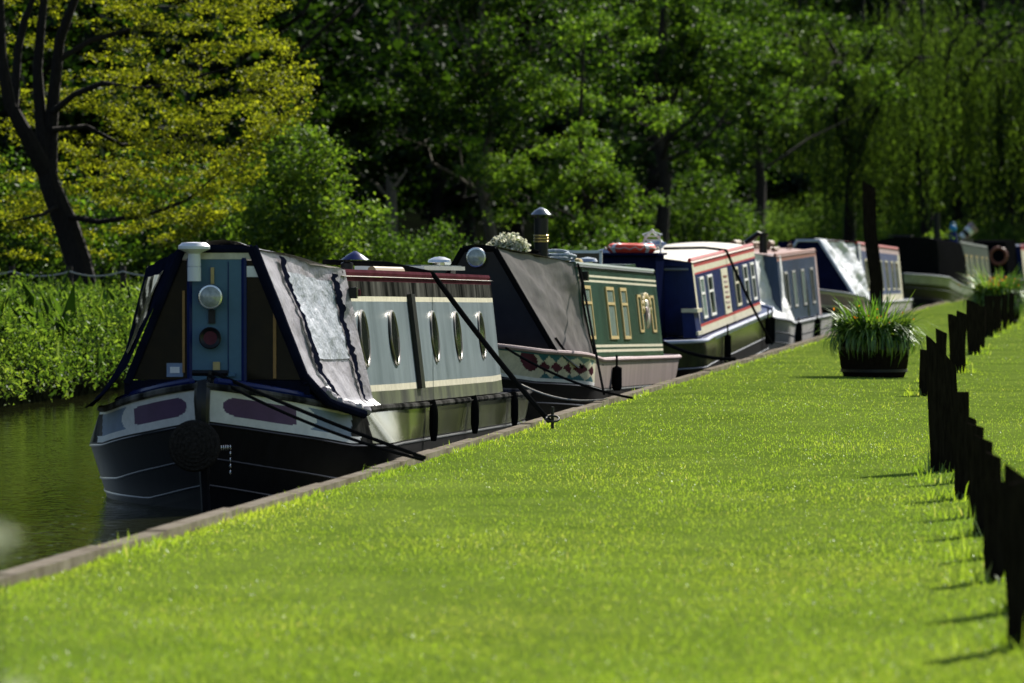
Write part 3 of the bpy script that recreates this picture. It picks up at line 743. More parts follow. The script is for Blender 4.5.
    def sp(s, y, t, off=0.0):
        b = Vector((s.hb(y), y, s.zb(y))); r = Vector((s.hr(y), y, s.zr(y))); up = (r-b).normalized(); n = Vector((0, 1, 0)).cross(up).normalized()
        return b.lerp(r, t) + n*off, up, n
    def porthole(s, y, t, r, rim='brass', glass='window_glass'):
        p, up, n = s.sp(y, t); m = Matrix((n.cross(up)*-1, up, n)).transposed()
        mb = MB(); mb.torus(p+n*.006, r, .013, rim, m @ Matrix.Diagonal((1.35, 1, 1)), n=32, m=8); o = mb.build('porthole', s.root)
        mb = MB(); c = [p+n*.012+(m @ Vector((1.35*r*math.cos(a), r*math.sin(a), 0))) for a in [2*math.pi*k/28 for k in range(28)]]; b = mb.add(c); mb.face([b+k for k in range(28)], glass); mb.build('glass', o, smooth=False)
    def window(s, y, t0, t1, wy, frame='gold_paint', glass='curtain_glass', fw=.036, bar=None):
        mb = MB(); P = lambda yy, t, o_: s.sp(yy, t, o_)[0]
        a, b = y-wy/2, y+wy/2; H = (s.zr(y)-s.zb(y)); f = fw/H
        def strip(ya, yb, ta, tb): mb.hexa([P(ya, ta, .002), P(yb, ta, .002), P(yb, tb, .002), P(ya, tb, .002), P(ya, ta, .02), P(yb, ta, .02), P(yb, tb, .02), P(ya, tb, .02)], frame)
        strip(a, b, t0, t0+f); strip(a, b, t1-f, t1); strip(a, a+fw*1.6, t0+f, t1-f); strip(b-fw*1.6, b, t0+f, t1-f)
        if bar: strip(a+fw*1.6, b-fw*1.6, lerp(t0, t1, bar)-f*.4, lerp(t0, t1, bar)+f*.4)
        o = mb.build('window', s.root, smooth=False)
        mb = MB(); q = mb.add([P(a+fw, t0+f*.6, .008), P(b-fw, t0+f*.6, .008), P(b-fw, t1-f*.6, .008), P(a+fw, t1-f*.6, .008)]); mb.face([q, q+1, q+2, q+3], glass); mb.build('pane', o, smooth=False)
    def side_box(s, name, y, t0, t1, wy, mat, off=.03):
        P = lambda yy, t, o_: s.sp(yy, t, o_)[0]; a, b = y-wy/2, y+wy/2; mb = MB()
        mb.hexa([P(a, t0, .002), P(b, t0, .002), P(b, t1, .002), P(a, t1, .002), P(a, t0, off), P(b, t0, off), P(b, t1, off), P(a, t1, off)], mat); return mb.build(name, s.root, smooth=False)

def polyline(pts):
    ts = [p[0] for p in pts]; V = [Vector(p[1]) for p in pts]
    def f(t):
        for i in range(len(ts)-1):
            if t <= ts[i+1] or i == len(ts)-2:
                return V[i].lerp(V[i+1], (t-ts[i])/(ts[i+1]-ts[i]))
    return f

def flap(front, back, side=1, wr=.02, seed=0, belly=.03):
    f, b = polyline(front), polyline(back); g = random.Random(seed); ph = [g.uniform(0, 6.28) for _ in range(8)]
    def S(u, t, off=0.0):
        p = f(t).lerp(b(t), u)
        w_ = wr*(mnoise.noise((u*2.2+ph[0], t*2.6-u*1.5, ph[1]))*1.5+mnoise.noise((u*7-t*3, t*4+ph[2], ph[3]))*.7+mnoise.noise((u*15+t*9, t*11-u*6, ph[4]))*.35)*min(1, 8*u+.15, 8*(1-u)+.15)
        p = p + Vector((w_ + off + belly*math.sin(math.pi*u)*-.6, 0, (w_*.4+off*.35)))
        return Vector((p.x*side, p.y, p.z))
    return S
def flap_mesh(name, S, mat, parent, u0=0, u1=1, t0=0, t1=1, off=0.0, nu=30, nt_=40, side=1, edge=0.0, seed=0):
    mb = MB(); rows = []; g = random.Random(seed)
    for i in range(nu+1):
        rows.append([S(lerp(u0, u1, i/nu), lerp(t0, t1, j/nt_), off + (g.uniform(-1, 1)*edge)) for j in range(nt_+1)])
    mb.grid(rows if side < 0 else [r[::-1] for r in rows], mat)
    return mb.build(name, parent)

def catenary(p, q, sag, n=16):
    p, q = Vector(p), Vector(q); return [p.lerp(q, i/n) - Vector((0, 0, sag*4*(i/n)*(1-i/n))) for i in range(n+1)]
def rope(p, q, sag, r, label, mat='rope_black', cat='rope', group='mooring ropes', name='mooring_rope'):
    mb = MB(); pts = p if isinstance(p, list) else catenary(p, q, sag); mb.tube(pts, r, mat, n=7)
    return tag(mb.build(name, origin=tuple(pts[0])), label, cat, group)
FACE = Matrix.Rotation(R(90), 3, 'X')      # lathe axis z -> towards the viewer (-y)

def lamp(boat, x, y, z, r, mb_parent):
    mb = MB(); prof = [(r*.25, -.10), (r*.8, -.07), (r, -.02), (r*1.06, 0), (r*1.0, .012), (r*.92, .014)]
    mb.lathe(prof, 'chrome', (x, y, z), 24, FACE); o = mb.build('headlamp', mb_parent)
    mb = MB(); mb.lathe([(r*.93, .010), (r*.7, .024), (r*.35, .034), (.002, .036)], 'lamp_glass', (x, y, z), 24, FACE); mb.build('lens', o)

def chimney(boat, x, y, z0, h, r, bands=True, hat=True):
    mb = MB(); mb.lathe([(r*1.25, 0), (r*1.25, .03), (r, .04), (r, h), (r*.9, h), (r*.9, h-.05)], 'black_paint', (x, y, z0), 18); o = mb.build('chimney', boat.root)
    if bands:
        mb = MB()
        for k in (.50, .56, .62): mb.lathe([(r+.001, h*k), (r+.007, h*k+.004), (r+.007, h*k+.016), (r+.001, h*k+.02)], 'brass', (x, y, z0), 18)
        mb.build('brass_band', o)
    if hat:
        mb = MB(); mb.lathe([(r*1.5, h+.04), (r*.9, h+.085), (.012, h+.12)], 'solar', (x, y, z0), 18)
        for k in range(3): a = k*2.1; mb.tube([(x+r*.93*math.cos(a), y+r*.93*math.sin(a), z0+h-.03), (x+r*1.0*math.cos(a), y+r*1.0*math.sin(a), z0+h+.06)], .006, 'iron', n=5)
        mb.build('cowl', o)

# ---- boat 1: blue-grey boat with the covered bow -----------------------------------------------------------
b1 = Boat(202, 43.0, 423, 60, 17.0, pl([(0, .90), (.5, .815), (1.3, .70), (2, .675), (3, .665), (8, .58), (15, .46), (17, .455)]), 'nearest narrowboat, blue grey with portholes, its covered bow facing the viewer', B=1.15, lean=.16)
def p1(q, y, t, side):
    if y > 1.75: return 'grass_reflect_side' if side > 0 else 'black_hull'
    if q > .985: return 'grime_black'
    if q < .045: return 'black_paint'
    # rounded ends of the purple cartouche
    def inside(q0, q1, m):
        r = .5-m
        if not (q0 <= q <= q1) or abs(t-.5) > r: return False
        for e, sg in ((q0, 1), (q1, -1)):
            dq = (q-e)*sg/.20
            if dq < .45 and ((.45-dq)/.45)**2 + ((t-.5)/r)**2 > 1: return False
        return True
    if q < .60:
        return 'purple_paint' if inside(.13, .63, .24) else 'white_paint'
    if t < .20 or t > .86: return 'white_paint'
    if ((q-.60)/.12)**2 + ((t-.5)/.40)**2 < 1: return 'white_paint'
    return 'pale_blue_paint' if q < .93 else 'grime_black'
b1.hull('black_hull', 'grass_reflect_side', .25, p1, rim='grime_black', strakes=(.27, .52, .72))
def c1(y, t):
    if t > .968: return 'maroon_paint'
    if t > .85: return 'grime_black'
    if t > .81: return 'cream_paint'
    if t > .155: return 'blue_grey_paint'
    if t > .105: return 'cream_paint'
    return 'grime_grass_reflect'
b1.cabin(2.9, 15.8, lambda y: b1.gz(y)+.012, pl([(2.9, 1.67), (15.8, 1.545)]), .90, .78, c1, tsplit=(0, .105, .155, .81, .85, .968, 1), endmat='navy_paint', taper=(3.0, .91), roofmat='cream_roof', railmat='maroon_paint')
for y in (3.75, 5.55, 9.1, 11.4, 14.0): b1.porthole(y, .52, .215, 'rim_dark')
o = b1.side_box('hinge_cover', 7.2, .10, .87, .30, 'black_paint', .04)
mb = MB(); p = b1.sp(3.0, .87, .05)[0]; mb.box(p, (.06, .10, .085), 'black_paint'); mb.lathe([(.03, 0), (.025, .015), (.001, .02)], 'maroon_paint', p+Vector((.04, 0, 0)), 12, Matrix.Rotation(R(90), 3, 'Y')); mb.build('navigation_light', b1.root)
# cratch board, its windows and fittings
mb = MB(); yc = .85
mb.box((-.01, yc, 1.345), (.385, .035, .93), 'cratch_blue'); mb.box((.085, yc-.021, 1.34), (.006, .006, .9), 'navy_paint')
mb.box((-.0, yc-.003, 1.835), (.50, .04, .05), 'cream_paint')
cb = mb.build('cratch_board', b1.root, smooth=False)
for side in (1, -1):
    mb = MB(); fr = [(.215*side, yc, .93), (.63*side, yc, .93), (.30*side, yc, 1.80), (.215*side, yc, 1.80)]
    q = mb.add(fr); mb.face([q, q+1, q+2, q+3] if side > 0 else [q+3, q+2, q+1, q], 'dark_glass'); o = mb.build('cratch_window', b1.root, smooth=False)
    mb = MB()  # ochre strips on the panes stand in for bars reflected in the glass
    if side > 0: mb.box((.425, yc-.012, 1.2), (.022, .012, .52), 'reflected_ochre'); mb.build('reflection_bar', o, smooth=False); mb = MB(); mb.box((.262, yc-.012, 1.72), (.085, .008, .08), 'white_paint')
    else: mb.box((-.245, yc-.012, 1.28), (.018, .012, .60), 'reflected_ochre'); mb.build('reflection_bar', o, smooth=False); mb = MB(); mb.box((-.31, yc-.01, 1.0), (.12, .006, .10), 'pale_blue_paint'); mb.box((-.31, yc-.014, 1.0), (.07, .009, .045), 'white_paint')
    mb.build('sticker', o, smooth=False)
mb = MB()
for side in (1, -1):
    mb.tube([(.255*side, yc-.02, 1.88), (.66*side, yc-.02, .90)], .03, 'navy_cloth', n=8); mb.tube([(.20*side, yc-.01, .9), (.20*side, yc-.01, 1.82)], .022, 'navy_paint', n=6)
mb.tube([(-.26, yc-.02, 1.885), (.26, yc-.02, 1.885)], .03, 'navy_cloth', n=8); mb.box((0, yc, .875), (1.36, .05, .10), 'navy_cloth')
mb.build('cratch_frame', b1.root)
lamp(b1, -.035, yc-.10, 1.535, .088, cb)
mb = MB(); mb.lathe([(.03, -.06), (.06, -.05), (.082, 0), (.075, .004), (.05, -.01), (.002, -.012)], ['black_paint', 'black_paint', 'black_paint', 'black_paint', 'maroon_paint'], (-.04, yc-.09, 1.235), 22, FACE); mb.build('horn', cb)
mb = MB(); mb.box((-.03, yc-.03, 1.69), (.024, .02, .12), 'gold_paint'); mb.build('bracket', cb); mb = MB(); mb.box((-.035, yc-.03, 1.39), (.05, .02, .10), 'iron'); mb.build('lamp_mount', cb); mb = MB(); mb.box((.0, yc-.03, 1.03), (.05, .03, .06), 'gold_paint'); mb.build('latch', cb); mb = MB(); mb.box((.04, yc-.03, .965), (.20, .05, .02), 'cratch_blue'); mb.build('ledge', cb)
mb = MB(); mb.lathe([(.001, .075), (.09, .07), (.118, .045), (.118, .025), (.06, 0), (.045, -.01), (.05, -.10), (.042, -.1), (.05, -.11), (.05, -.21), (.002, -.21)], 'white_plastic', (-.155, yc-.10, 1.86), 22); mb.build('antenna', b1.root)
# canvas
fr = [(0, (.255, .83, 1.90)), (.70, (.63, .80, .96)), (.88, (.80, .98, .75)), (1, (1.02, 1.30, .66))]
bk = [(0, (.71, 2.98, 1.72)), (.60, (.85, 2.98, 1.08)), (.86, (.93, 2.98, .74)), (1, (1.03, 2.95, .665))]
S1 = flap(fr, bk, 1, .022, 3); cv = flap_mesh('cratch_cover', S1, 'grey_vinyl', b1.root, nu=44, nt_=56)
flap_mesh('window_panel', S1, 'clear_vinyl', cv, .33, .83, .10, .62, .012, 30, 30, edge=.004, seed=4)
for (ua, ub, ta, tb, sd_) in ((.27, .33, .02, .97, 1), (.83, .88, .05, .98, 2)):
    mb = MB(); g = random.Random(sd_); rows = []
    for j in range(61):
        t = lerp(ta, tb, j/60); du = g.uniform(-.012, .012); sh = -.20*t if sd_ == 1 else -.03
        rows.append([S1(ua+du+(.0 if sd_ == 2 else .0)+sh*.2, t, .02), S1(ub+du*1.5+sh*.2, t, .022)])
    mb.grid(rows, 'navy_cloth'); mb.build('strap', cv)
mb = MB(); mb.tube([S1(0, j/30, .012) for j in range(31)], .034, 'navy_cloth', n=8); mb.tube([S1(.06+.1*j/14, .80+.19*j/14, .04) for j in range(15)], [.03+.02*math.sin(j*1.3)**2 for j in range(15)], 'grey_vinyl', n=9); mb.build('hem', cv)
bkL = [(0, (.82, 2.98, 1.73)), (.60, (.98, 2.98, 1.10)), (.86, (1.04, 2.3, .80)), (1, (1.06, 1.9, .72))]
frL = [(0, (.255, .83, 1.90)), (.62, (.66, .80, 1.02)), (.82, (.84, .84, .82)), (1, (1.0, .95, .72))]
S1L = flap(frL, bkL, -1, .02, 5); cl_ = flap_mesh('cratch_cover', S1L, 'navy_cloth', b1.root, side=-1)
flap_mesh('window_panel', S1L, 'dark_glass', cl_, .25, .85, .10, .58, .012, 20, 20, side=-1)
mb = MB(); rows = []
for i in range(13):
    u = i/12; y = lerp(.80, 2.98, u); h = lerp(.255, .72, u); z = lerp(1.905, 1.73, u); rows.append([Vector((h*c, y, z+.045*(1-c*c)+.008*math.sin(9*u+4*c))) for c in (-1, -.6, -.2, .2, .6, 1)])
mb.grid([r for r in rows], 'grey_vinyl'); mb.build('cover_top', b1.root)
# stem post, T-stud, foredeck
mb = MB(); mb.tube([(0, .30, -.4), (0, .18, .1), (0, .03, .55), (0, -.005, .80), (0, .03, .90), (0, .16, .92)], [.03, .035, .045, .06, .06, .03], 'black_paint', n=10); mb.build('stem_post', b1.root)
mb = MB(); mb.lathe([(.03, 0), (.025, .10), (.025, .13)], 'black_paint', (.02, .30, .87), 10); mb.tube([(-.11, .30, .99), (.15, .30, .99)], .022, 'black_paint', n=8); mb.build('mooring_stud', b1.root)
for side in (1, -1):
    mb = MB(); mb.tube([b1.hp(q, b1.gz(q*17)+.05, side)*1 - Vector((side*.05, 0, 0)) for q in np.linspace(.006, .07, 12)], .028, 'navy_paint', n=8); mb.build('deck_coaming', b1.root)
# roof fittings
mb = MB(); mb.box((.34, 12.3, 1.69), (.62, 4.2, .035), 'alloy', rx=-.006); mb.box((.34, 12.3, 1.712), (.56, 4.1, .012), 'solar', rx=-.006)
for x in (.1, .58):
    for y in (10.6, 13.9): mb.box((x, y, 1.64), (.04, .04, .10), 'alloy')
mb.build('solar_panel', b1.root, smooth=False)
mb = MB(); mb.lathe([(.06, -.03), (.055, .09), (.03, .10), (.03, .15)], 'black_paint', (.10, 8.9, 1.66), 14); mb.lathe([(.125, .12), (.07, .16), (.01, .195)], 'navy_paint', (.17, 8.9, 1.66), 18); mb.build('flue', b1.root)
for (x, y) in ((-.30, 6.0), (.36, 14.9)):
    mb = MB(); mb.lathe([(.05, 0), (.05, .07), (.115, .075), (.11, .10), (.05, .125), (.002, .13)], 'white_plastic' if y < 9 else 'chrome', (x, y, 1.70 if y < 9 else 1.66), 16); mb.build('roof_vent', b1.root)
for y in (4.9, 8.8, 13.2):   # hanging rope fenders are lifted off easily: things of their own
    p = b1.hp(y/17, b1.gz(y)-.02, 1); mb = MB()
    pw = [b1.W(p.x+.05, y, p.z+.05-k*.045) for k in range(8)]; mb.tube([b1.W(p.x-.02, y, p.z+.04)]+pw, [.01]+[.022, .03, .036, .036, .036, .036, .03, .02], 'rope_black', n=8)
    tag(mb.build('side_fender', origin=tuple(pw[0])), {4.9: 'slim black fender on the hull of the nearest boat, closest to its bow', 8.8: 'slim black fender on the hull of the nearest boat, middle one of three', 13.2: 'slim black fender on the hull of the nearest boat, closest to its stern'}[y], 'fender', 'fenders on the nearest boat')
# button fender of coiled rope on the stem
mb = MB(); c = b1.W(-.045, -.10, .475); m3 = FACE
for k in range(6): mb.torus(c + Vector((0, -.055*math.cos(k/5*1.5), 0)), .018+.028*k, .022, 'rope_tarred', m3, n=30, m=7)
mb.torus(c+Vector((0, .05, 0)), .158, .03, 'rope_tarred', m3, n=30, m=8)
tag(mb.build('bow_fender', origin=tuple(c)), 'round black coiled rope fender hanging on the stem of the nearest boat', 'fender')
mb = MB(); g = random.Random(2)
for i in range(9): mb.torus(b1.W(.14+.012*i if i < 4 else .19, -.02+.03*min(i, 4), .46 - (.0 if i < 4 else (i-4)*.045)), .016, .005, 'chrome', Matrix.Rotation(R(90*(i % 2)), 3, 'X') @ Matrix.Rotation(R(90), 3, 'Y'), n=12, m=5)
tag(mb.build('chain', origin=tuple(b1.W(.15, 0, .46))), 'short bright chain beside the round rope fender', 'chain')
rope(b1.W(.03, .30, 1.0), at(425, 458, F*1.53/(458-HZ)), .02, .014, 'dark bow rope of the nearest boat running to the grass, upper strand')
rope(b1.W(.0, .30, .98), at(423, 460, F*1.53/(460-HZ)), .06, .012, 'dark bow rope of the nearest boat running to the grass, lower strand')
pe = at(549, 421, F*1.54/(421-HZ)); ps = b1.W(.78, 9.6, b1.zr(9.6)+.05)
rope([b1.W(-.1, 8.9, 1.76), b1.W(.4, 9.4, 1.74), ps] + catenary(ps, pe, .03)[1:], None, 0, .024, 'thick black rope slung from the roof of the nearest boat down to the grass')
mb = MB(); mb.torus(pe+Vector((.03, -.05, .02)), .055, .010, 'iron', Matrix.Rotation(R(25), 3, 'X'), n=24, m=7); mb.tube([pe+Vector((.03, .02, .12)), pe+Vector((.03, .02, -.3))], .014, 'iron', n=8)
tag(mb.build('mooring_pin', origin=tuple(pe)), 'steel mooring pin with a ring at the end of the thick black rope', 'mooring pin')
mb = MB(); mb.tube([b1.W(.55, 6.6, 1.70), b1.W(.52, 9.4, 1.68)], .035, 'wood_pole', n=10); tag(mb.build('boat_pole', origin=tuple(b1.W(.35, 6.4, 1.75))), 'pale wooden pole lying on the roof of the nearest boat', 'pole')
# ---- boat 2: green boat with grey canvas cratch --------------------------------------------------------------
def simple_cratch(b, y, top, bot, mat, frame, z_lamp=None):
    (xt, zt), (xb, zb_) = top, bot; mb = MB()
    mb.hexa([(-xb, y, zb_), (xb, y, zb_), (xb, y+.04, zb_), (-xb, y+.04, zb_), (-xt, y, zt), (xt, y, zt), (xt, y+.04, zt), (-xt, y+.04, zt)], mat)
    o = mb.build('cratch_board', b.root, smooth=False)
    mb = MB()
    for sd_ in (1, -1): mb.tube([(xt*sd_, y-.02, zt), (xb*sd_, y-.02, zb_)], .03, frame, n=8)
    mb.tube([(-xt, y-.02, zt), (xt, y-.02, zt)], .03, frame, n=8); mb.build('cratch_frame', b.root)
    return o
b2 = Boat(468, 60.8, 606, 76, 14.9, pl([(0, .90), (.8, .80), (3.4, .665), (13.4, .50), (15.6, .49)]), 'green narrowboat with gold framed windows, grey canvas and checkered bow')
def p2(q, y, t, side):
    if y > 2.6: return 'pink_grey_steel'
    if t < .10: return 'white_paint'
    if t > .9: return 'teal_paint' if y < 1.6 else 'cream_paint'
    Y = y; 
    if .63 < q and y < 2.4 and .12 < t < .88:
        a = ((q-.63)/.105 if q < .9 else 2.57+(y-1.25)/.5); b_ = (t-.12)/.38; i, j = math.floor(a+b_), math.floor(a-b_)
        k = (i+j) % 2; return ('cream_paint', 'cream_paint')[k] if k else ('teal_paint' if (i-j) % 4 < 2 else 'maroon_paint')
    if ((q-.555)/.072)**2 + ((t-.62)/.30)**2 < 1 or ((q-.52)/.05)**2 + ((t-.7)/.22)**2 < 1: return 'maroon_paint'
    return 'cream_paint'
b2.hull('black_hull', 'pink_grey_steel', .30, p2, rim='pink_rust', strakes=(.32, .52), deck='pink_rust')
def c2(y, t):
    if .845 < t < .87 or .90 < t < .925: return 'cream_paint'
    if .055 < t < .085 or .11 < t < .14: return 'cream_paint'
    return 'green_paint'
b2.cabin(3.4, 13.4, lambda y: b2.gz(y)+.03, pl([(3.4, 1.66), (13.4, 1.53)]), .89, .78, c2, tsplit=(0, .055, .085, .11, .14, .845, .87, .90, .925, 1), endmat='green_paint', roofmat='grey_green_paint', railmat='green_paint', camber=.03)
for y, w_ in ((4.0, 1.0), (6.8, .95), (8.5, .8)): b2.window(y, .20, .80, w_, 'gold_paint', 'curtain_glass', bar=.68)
mb = MB()
for y, w_ in ((10.6, .28), (12.4, .28)):
    P = lambda yy, t, o_: b2.sp(yy, t, o_)[0]
    for a, b_, t0, t1 in ((y-w_, y+w_, .28, .31), (y-w_, y+w_, .70, .73), (y-w_, y-w_+.09, .28, .73), (y+w_-.09, y+w_, .28, .73)): mb.hexa([P(a, t0, .002), P(b_, t0, .002), P(b_, t1, .002), P(a, t1, .002), P(a, t0, .014), P(b_, t0, .014), P(b_, t1, .014), P(a, t1, .014)], 'gold_paint')
mb.build('panel_frame', b2.root, smooth=False); mb = MB()
for k in range(9):
    a = k/8*math.pi; yy = 11.5+.5*math.cos(a); mb.sphere(P(yy, .55+.16*math.sin(a), .01), .11, 'gold_paint', 8, 5, (.25, 1, .5))
for k in range(6): mb.sphere(P(11.5+.12*math.cos(k*1.05), .50+.09*math.sin(k*1.05), .01), .10, 'pink_rust' if k % 2 else 'cream_paint', 8, 5, (.3, 1, 1))
mb.build('rosette', b2.root)
cb2 = simple_cratch(b2, 1.0, (.165, 1.86), (.80, .78), 'black_paint', 'black_rubber')
lamp(b2, -.02, .90, 1.77, .10, cb2)
fr = [(0, (.17, .98, 1.88)), (.8, (.82, .98, .80)), (1, (.98, 1.5, .62))]; bk = [(0, (.79, 3.55, 1.69)), (.6, (.88, 3.55, 1.05)), (.9, (.96, 3.55, .66)), (1, (1.04, 3.5, .60))]
S2 = flap(fr, bk, 1, .03, 8, belly=.06); cv2 = flap_mesh('cratch_cover', S2, 'grey_canvas', b2.root, nu=40, nt_=44)
bk2 = [(0, (.22, 2.6, 1.72)), (.6, (.62, 2.6, 1.05)), (.9, (.85, 2.6, .72)), (1, (1.0, 2.4, .64))]
flap_mesh('cratch_cover', flap(fr, bk2, -1, .02, 9), 'grey_canvas', b2.root, side=-1)
mb = MB(); rows = []
for i in range(11):
    u = i/10; rows.append([Vector((lerp(-lerp(.17, .22, u), lerp(.17, .79, u), c), lerp(.98, 3.55, u), lerp(1.885, 1.70, u)+.02*math.sin(math.pi*c))) for c in (0, .25, .5, .75, 1)])
mb.grid(rows, 'grey_canvas'); mb.build('cover_top', b2.root)
mb = MB()
mb.tube([S2(.10, j/20, .02) for j in range(14, 21)] + [S2(u, .985, .03) for u in (.2, .4, .6, .8, .95)], .015, 'rope_black', n=6); mb.tube([S2(.97, j/20, .02) for j in range(21)], .012, 'rope_black', n=6)
mb.build('lacing', cv2)
chimney(b2, .20, 5.3, 1.66, .53, .078)
for y in (8.4, 10.2):
    mb = MB(); mb.lathe([(.06, 0), (.06, .06), (.12, .065), (.10, .10), (.002, .12)], 'brass' if y < 9 else 'chrome', (.25, y, 1.63), 16); mb.build('roof_vent', b2.root)
mb = MB(); mb.box((.15, 12.0, 1.63), (.9, 1.4, .05), 'green_paint'); mb.build('sliding_hatch', b2.root)
mb = MB()
for x in (-.32, .10): mb.box((x, 13.5, 1.69), (.035, .04, .26), 'white_paint')
for z in (1.575, 1.805): mb.box((-.11, 13.5, z), (.455, .04, .035), 'white_paint')
mb.box((-.11, 13.53, 1.69), (.40, .02, .21), 'window_glass'); mb.build('rear_window', b2.root, smooth=False)
mb = MB(); p = b2.sp(3.75, .90, .04)[0]; mb.box(p, (.08, .12, .10), 'black_paint'); mb.build('navigation_light', b2.root)
# flower pot on the roof
pf = b2.W(-.06, 4.3, 1.70); root = empty('flower_pot', pf); tag(root, 'pot of white and cream flowers on the roof of the green boat', 'flower pot')
mb = MB(); mb.lathe([(.10, 0), (.14, .13), (.15, .13), (.15, .16), (.12, .155), (.01, .15)], 'brown_paint', n=18); mb.build('pot', root)
g = random.Random(6); pts = []
for _ in range(900):
    v = Vector((g.gauss(0, 1), g.gauss(0, 1), abs(g.gauss(0, .9)))).normalized(); k = g.uniform(.7, 1.12)*(1+.18*math.sin(4*math.atan2(v.y, v.x)+6*v.z)); pts.append((v.x*.19*k, v.y*.19*k, .13+v.z*.17*k))
leaves('foliage', [(p[0]*.9, p[1]*.9, p[2]-.015) for p in pts[:600]], .035, 'bank_leaf', root); leaves('blossom', pts, .046, 'white_flower', root)
def coil(c, mat, r, label, n=4):
    mb = MB(); g = random.Random(int(c.x*10))
    for k in range(n): mb.torus(c+Vector((g.uniform(-.03, .03), g.uniform(-.05, .05), .02+k*.022)), r*g.uniform(.8, 1.05), .018, mat, Matrix.Rotation(g.uniform(-.2, .2), 3, 'X'), n=24, m=6)
    return tag(mb.build('rope_coil', origin=tuple(c)), label, 'rope', 'coiled ropes on boat roofs')
coil(b2.W(.35, 5.6, 1.70), 'rope_blue', .17, 'blue and white rope coiled beside the black stove chimney', 5)
coil(b2.W(.12, 4.6, 1.71), 'rope_black', .13, 'dark rope coiled between flower pot and chimney', 5)
pr = b2.W(.79, 3.7, 1.63); pe = at(604, 394, F*1.53/(394-HZ)); rope([b2.W(.4, 3.9, 1.71), pr]+catenary(pr, pe, .02)[1:], None, 0, .013, 'thin dark rope from the roof of the green boat down past its hull')
mb = MB(); p = b2.W(1.10, 4.6, .42); mb.tube([p+Vector((0, 0, .28)), p+Vector((0, 0, .16)), p+Vector((0, 0, .14)), p+Vector((0, 0, -.08)), p+Vector((0, 0, -.11))], [.012, .012, .055, .055, .03], 'black_rubber', n=12)
tag(mb.build('side_fender', origin=tuple(p)), 'black tube fender hanging at the grey canvas of the green boat', 'fender')
rope(b2.W(.25, .5, .90), at(632, 398, F*1.53/(398-HZ)), .08, .013, 'dark bow rope of the green boat crossing its checkered panel')
rope(b2.W(.3, .9, .55), at(607, 399, F*1.53/(399-HZ)), .10, .009, 'thin pale line low on the black bow of the green boat', 'rope_pale')

# ---- boat 3: navy boat with red and cream bands, stern towards the viewer --------------------------------------
b3 = Boat(620, 78, 703.5, 92.6, 17.0, pl([(0, .60), (2, .66), (14.6, .84), (17, .98)]), 'navy narrowboat with red and cream bands and a cream roof, lifebuoy on its stern', nl=1.0, fl=2.0)
b3.hull('black_hull', 'grass_reflect_side', .34, lambda q, y, t, side: ('lavender_paint' if t > .86 and y > 2.6 else None), rim='lavender_paint', strakes=(.36, .55), deck='navy_paint', stmat='silver_steel')
def c3(y, t):
    if y < 2.28: return 'cream_paint' if t > .05 else 'navy_paint'
    if t > .935: return 'red_paint'
    if t > .853: return 'cream_paint'
    if t > .828: return 'red_paint'
    if t > .145: return 'navy_paint'
    if t > .105: return 'red_paint'
    return 'cream_paint'
b3.cabin(2.0, 14.6, lambda y: b3.gz(y)+.02, pl([(2, 1.645), (14.6, 1.84)]), .90, .78, c3, ysplit=(2.28,), tsplit=(0, .05, .105, .145, .828, .853, .935, 1), endmat='navy_paint', roofmat='cream_roof', railmat='red_paint', camber=.075)
for y, w_ in ((3.2, .7), (4.7, .9), (9.9, .9), (11.9, .85), (13.5, .8)): b3.window(y, .2, .78, w_, 'white_paint' if y != 9.9 else 'cream_paint', 'window_glass' if y > 4 else 'curtain_glass', bar=.6)
o = b3.side_box('notice_panel', 7.6, .15, .81, 1.25, 'cream_paint', .012)
mb = MB(); g = random.Random(1)
for k in range(7): mb.box(b3.sp(7.6, .24+.075*k, .016)[0], (.008, .5+.3*g.random(), .03), 'pink_rust' if k % 2 else 'brown_paint')
mb.build('painted_ornament', o, smooth=False)
mb = MB()   # stern cabin panel, navy canvas canopy
for x in (-.30, .34): mb.box((x, 1.975, 1.15), (.50, .03, .86), 'navy_paint')
mb.box((.03, 1.95, 1.62), (1.3, .05, .03), 'navy_paint'); mb.tube([(.30, 1.93, 1.56), (.74, 1.93, 1.56)], .018, 'silver_steel', n=6); mb.build('stern_door', b3.root, smooth=False)
mb = MB(); mb.hexa([(-.62, .45, .66), (.44, .45, .66), (.44, 1.9, .68), (-.62, 1.9, .68), (-.34, .55, 1.74), (.42, .55, 1.74), (.42, 1.9, 1.76), (-.34, 1.9, 1.76)], 'navy_canvas'); mb.box((.04, 1.2, 1.765), (.84, 1.5, .03), 'navy_canvas'); mb.build('stern_canopy', b3.root, smooth=False)
mb = MB(); mb.hexa([(.74, 1.1, .66), (.93, 1.1, .66), (.93, 1.95, .68), (.74, 1.95, .68), (.72, 1.1, 1.02), (.87, 1.1, 1.02), (.87, 1.95, 1.04), (.72, 1.95, 1.04)], 'navy_paint')
mb.box((.905, 1.5, 1.02), (.05, .84, .05), 'cream_paint'); mb.box((.925, 1.5, .72), (.03, .84, .05), 'cream_paint'); mb.box((.80, 1.09, 1.02), (.17, .03, .05), 'cream_paint'); mb.build('stern_locker', b3.root, smooth=False)
mb = MB(); mb.tube([(.3, .2, .64), (.3, .2, .78)], .03, 'black_paint'); mb.tube([(.22, .2, .76), (.38, .2, .76)], .02, 'black_paint'); mb.tube([(-.3, .35, .64), (-.3, .3, .95), (-.28, .28, 1.0)], .02, 'red_paint'); mb.build('mooring_stud', b3.root)
